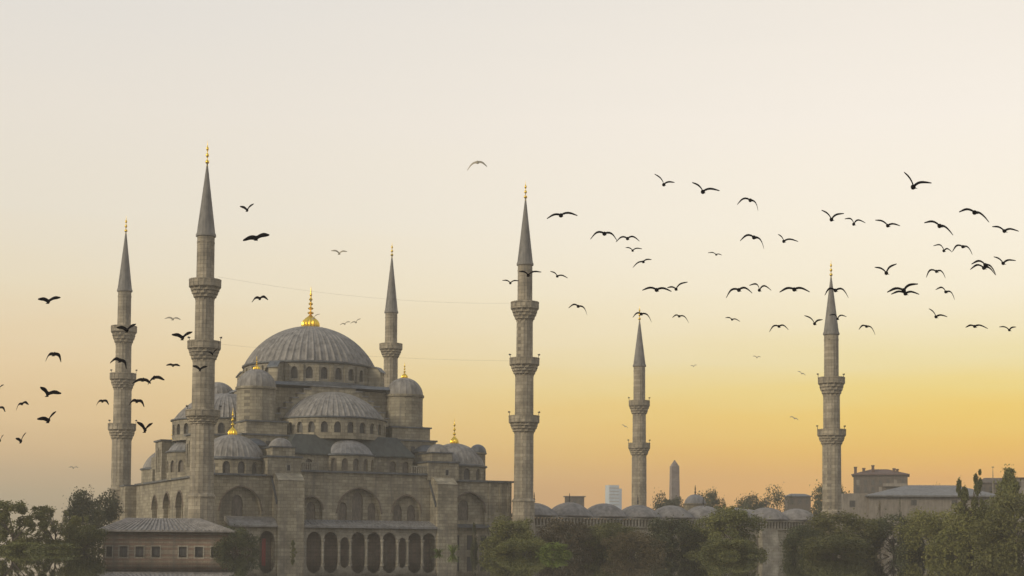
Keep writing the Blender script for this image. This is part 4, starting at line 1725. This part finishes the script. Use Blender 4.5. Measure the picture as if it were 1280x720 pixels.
def crop_birds(ox, oy, k, rows, **kw):
    for row in rows:
        lab, (bx, by), (lx, ly), (rx, ry) = row[:4]
        ex = dict(kw)
        if len(row) > 4:
            ex.update(row[4])
        bird(lab, (ox + bx / k, oy + by / k), (ox + lx / k, oy + ly / k), (ox + rx / k, oy + ry / k), **ex)


LF = dict(tilt=40, chord=.31, arch=.05)
DN = dict(arch=.22)
crop_birds(0, 350, 3.132, [
    ('topmost bird of the left flock, wings in a flat V near the left edge', (190, 84), (150, 72), (238, 65)),
    ('bird with drooping wings alone below the topmost bird of the left flock', (212, 290), (180, 316), (241, 318), DN),
    ('bird with its left wing steeply raised and right wing level, near the left edge', (187, 447), (158, 417), (241, 440)),
    ('bird with lopsided V wings, lower of two V-shaped birds near the left edge', (190, 550), (147, 541), (220, 512)),
    ('small bird with one steep drooping wing close to the left edge', (88, 484), (65, 508), (113, 486), DN),
    ('small V-winged bird lowest in the left flock, whole in view', (82, 632), (62, 618), (102, 595)),
    ('bird cut by the left picture edge, uppermost of three there', (-3, 424), (-22, 430), (15, 408)),
    ('bird cut by the left picture edge, middle of three there, wing drooping', (-2, 500), (-26, 505), (22, 514), DN),
    ('bird cut by the left picture edge, lowest of three there', (0, 630), (-18, 622), (14, 604)),
    ('large V-winged bird in front of the top balcony of the leftmost minaret', (498, 197), (457, 183), (533, 170)),
    ('bird with drooping right wing crossing the shaft of the leftmost minaret', (470, 315), (432, 323), (497, 345), DN),
    ('left bird of an overlapping pair right of the leftmost minaret', (560, 390), (520, 402), (592, 402)),
    ('right bird of an overlapping pair right of the leftmost minaret', (603, 382), (580, 408), (645, 388)),
    ('small drooping-winged bird just left of the leftmost minaret', (403, 474), (378, 490), (427, 486), DN),
    ('drooping-winged bird just right of the leftmost minaret, above its lowest balcony', (537, 474), (505, 490), (566, 494), DN),
    ('V-winged bird level with the lowest balcony of the leftmost minaret', (568, 588), (537, 553), (598, 558)),
], **LF)
crop_birds(110, 330, 3.0, [
    ('small level-winged bird between the two left minarets', (320, 380), (294, 378), (346, 380)),
    ('V-winged bird touching the left side of the tallest minaret', (355, 277), (315, 262), (392, 252)),
    ('small folded-winged bird dark against the middle balcony of the tallest minaret', (467, 338), (450, 328), (485, 318)),
    ('V-winged bird crossing the tallest minaret below its middle balcony', (420, 396), (393, 380), (448, 382)),
    ('bird with lowered wings between the tallest minaret and the big dome finial', (645, 129), (615, 142), (676, 132), DN),
], **LF)
crop_birds(110, 150, 3.0, [
    ('upper small V-winged bird right of the tallest spire', (597, 338), (570, 322), (622, 312)),
    ('broad-winged bird with wings spread flat right of the tallest minaret', (632, 443), (582, 449), (681, 428), dict(chord=.36)),
], **LF)
crop_birds(560, 170, 3.273, [
    ('lone bird gliding on long level wings right of the middle spire', (462, 325), (404, 338), (530, 324)),
    ('bird with arched wings, left of a close pair right of the middle spire', (640, 400), (582, 422), (693, 430), DN),
    ('small bird with raised wrists just left of the middle minaret', (255, 602), (222, 590), (292, 592)),
    ('bird crossing the middle minaret just below its spire', (328, 570), (290, 553), (382, 555)),
    ('bird tilted down to the right, close right of the middle minaret', (447, 574), (418, 553), (490, 580)),
])
crop_birds(670, 190, 3.13, [
    ('bird with hooked right wing, lower right of the middle spire', (165, 604), (127, 610), (200, 637), DN),
    ('V-winged bird, highest left of the right flock', (500, 128), (463, 85), (542, 118)),
    ('large bird with left wing up and right wing level, beside the highest left V-winged bird', (653, 156), (610, 118), (718, 150)),
    ('arched bird overlapping its neighbour, right of a close pair', (358, 339), (312, 352), (405, 348), DN),
    ('small dark bird just below the arched overlapping pair', (378, 386), (350, 373), (415, 378)),
    ('bird banking with its left wing down below the overlapping pair', (420, 430), (378, 452), (452, 420)),
    ('small nearly flat bird alone between two larger arched birds', (705, 402), (672, 394), (727, 403)),
    ('left bird of a level pair above the thin two-balcony minaret', (472, 540), (415, 540), (530, 544)),
    ('right bird of a pair above the thin minaret, right wing lifted', (548, 537), (513, 530), (593, 507)),
    ('bird over the spire tip of the thin two-balcony minaret', (412, 634), (378, 647), (452, 665), DN),
    ('small drooping bird right of the thin minaret spire', (560, 643), (533, 648), (597, 667), DN),
])
crop_birds(860, 200, 3.273, [
    ('arched bird with hooked right wing, upper middle of the right flock', (255, 165), (200, 182), (286, 207), DN),
    ('larger arched bird with long drooping right wing below another arched one', (270, 317), (212, 330), (310, 362), DN),
    ('bird with short left wing up and long right wing level, beside the larger arched one', (392, 333), (368, 303), (450, 332)),
    ('V-winged bird above and left of a gull-winged one, over the right spire', (587, 244), (545, 204), (637, 217)),
    ('gull-winged bird with bent wrists just right of the V-winged one', (678, 263), (640, 240), (725, 256), dict(arch=.28)),
    ('bird with left wing drooping, leftmost of a row of three left of the right spire', (208, 532), (155, 563), (262, 543), DN),
    ('bird with strongly bent gull wings, middle of a row of three', (292, 533), (250, 512), (340, 532), dict(arch=.34)),
    ('long level-winged bird, rightmost of a row of three left of the right spire', (435, 530), (373, 540), (497, 538), dict(arch=.12)),
    ('bird with drooping wingtips across the tip of the right spire', (603, 534), (558, 553), (655, 562), dict(arch=.3)),
    ('small gull-winged bird against the cone of the right spire', (612, 650), (578, 634), (648, 640), dict(arch=.25)),
    ('V-winged bird immediately left of the right spire cone', (518, 670), (475, 635), (550, 652)),
    ('arched bird low, left of the V-winged one by the right spire', (372, 681), (332, 702), (410, 693), DN),
    ('small tilted bird low in the flock, left of the low arched bird', (180, 653), (152, 645), (213, 660)),
])
crop_birds(1060, 200, 3.273, [
    ('highest bird of all at right, wings in a wide V', (267, 111), (228, 48), (340, 92)),
    ('flat V-winged bird right of the gull-winged one over the right spire', (163, 269), (110, 245), (212, 268)),
    ('bird with drooping right wing, high near the right edge', (518, 215), (452, 212), (575, 253), dict(arch=.15)),
    ('level-winged bird closest to the right edge, upper one', (640, 291), (588, 272), (697, 290)),
    ('bird with level left wing and falling right wing, left of the highest pair', (375, 270), (310, 256), (428, 306), dict(arch=.15)),
    ('left bird of a wing-to-wing pair forming a wavy line', (392, 372), (348, 350), (425, 376), dict(arch=.3)),
    ('right bird of a wing-to-wing pair forming a wavy line', (470, 355), (425, 374), (507, 386), dict(arch=.25)),
    ('V-winged bird near the right edge above the low right pair', (635, 423), (595, 395), (685, 410)),
    ('upper bird of two almost merged near the right edge', (562, 430), (503, 425), (603, 470), DN),
    ('lower bird of two almost merged near the right edge', (556, 442), (498, 447), (600, 467), DN),
    ('bird with sharply raised right wing, right of the right spire', (157, 463), (108, 438), (198, 423)),
    ('small bird with evenly arched wings below the wavy pair', (362, 456), (318, 480), (397, 482), dict(arch=.3)),
    ('upper bird of two crossing in a thin X right of the right spire', (228, 534), (158, 540), (285, 505)),
    ('lower bird of two crossing in a thin X right of the right spire', (235, 547), (175, 548), (290, 548)),
    ('bird with bent left wing and hooked right wing below the evenly arched one', (400, 540), (357, 530), (434, 570), dict(arch=.3)),
    ('bird with left wing steeply raised, lowest but for the bottom pair', (360, 642), (330, 607), (405, 640)),
    ('level small bird, left of the bottom pair near the right edge', (518, 681), (480, 684), (570, 688)),
    ('small V-winged bird, right of the bottom pair near the right edge', (660, 696), (617, 682), (687, 682)),
    ('arched bird alone just right of the right minaret cone', (75, 681), (43, 693), (110, 714), DN),
])
PALE = dict(mat='bird_pale', arch=.12, tilt=30, chord=.26)
for lab, p0, l0, r0 in (
        ('large pale bird alone high left of the middle spire, wings half folded', (597, 203), (584, 213), (609, 208)),
        ('small pale bird high between the slender minaret and the big dome finial', (424, 317), (414, 313), (434, 314)),
        ('left of two blurred pale birds right of the big gilded dome finial', (431, 405), (425, 406), (438, 402)),
        ('right of two blurred pale birds right of the big gilded dome finial', (445, 403), (438, 404), (451, 398)),
        ('pale bird perched in flight beside the big gilded dome finial', (392, 398), (389, 400), (400, 392)),
        ('faint pale bird left of the tallest minaret, wings level', (216, 399), (206, 398), (226, 399)),
        ('tiny pale bird left of the faint V bird over the far trees', (867, 458), (863, 457), (871, 456)),
        ('tiny pale V-winged bird in clear sky right of the thin minaret', (946, 447), (941, 445), (951, 446)),
        ('tiny pale tilted bird just left of the right minaret balcony', (1002, 467), (997, 464), (1007, 469)),
        ('tiny pale bird in the yellow sky lower left of right minaret', (993, 523), (987, 521), (998, 525)),
        ('tiny bird beside the shaft of the thin two-balcony minaret', (781, 533), (777, 531), (785, 535)),
        ('tiny pale bird low over the left trees', (92, 585), (86, 584), (98, 584)),
):
    bird(lab, p0, l0, r0, **PALE)
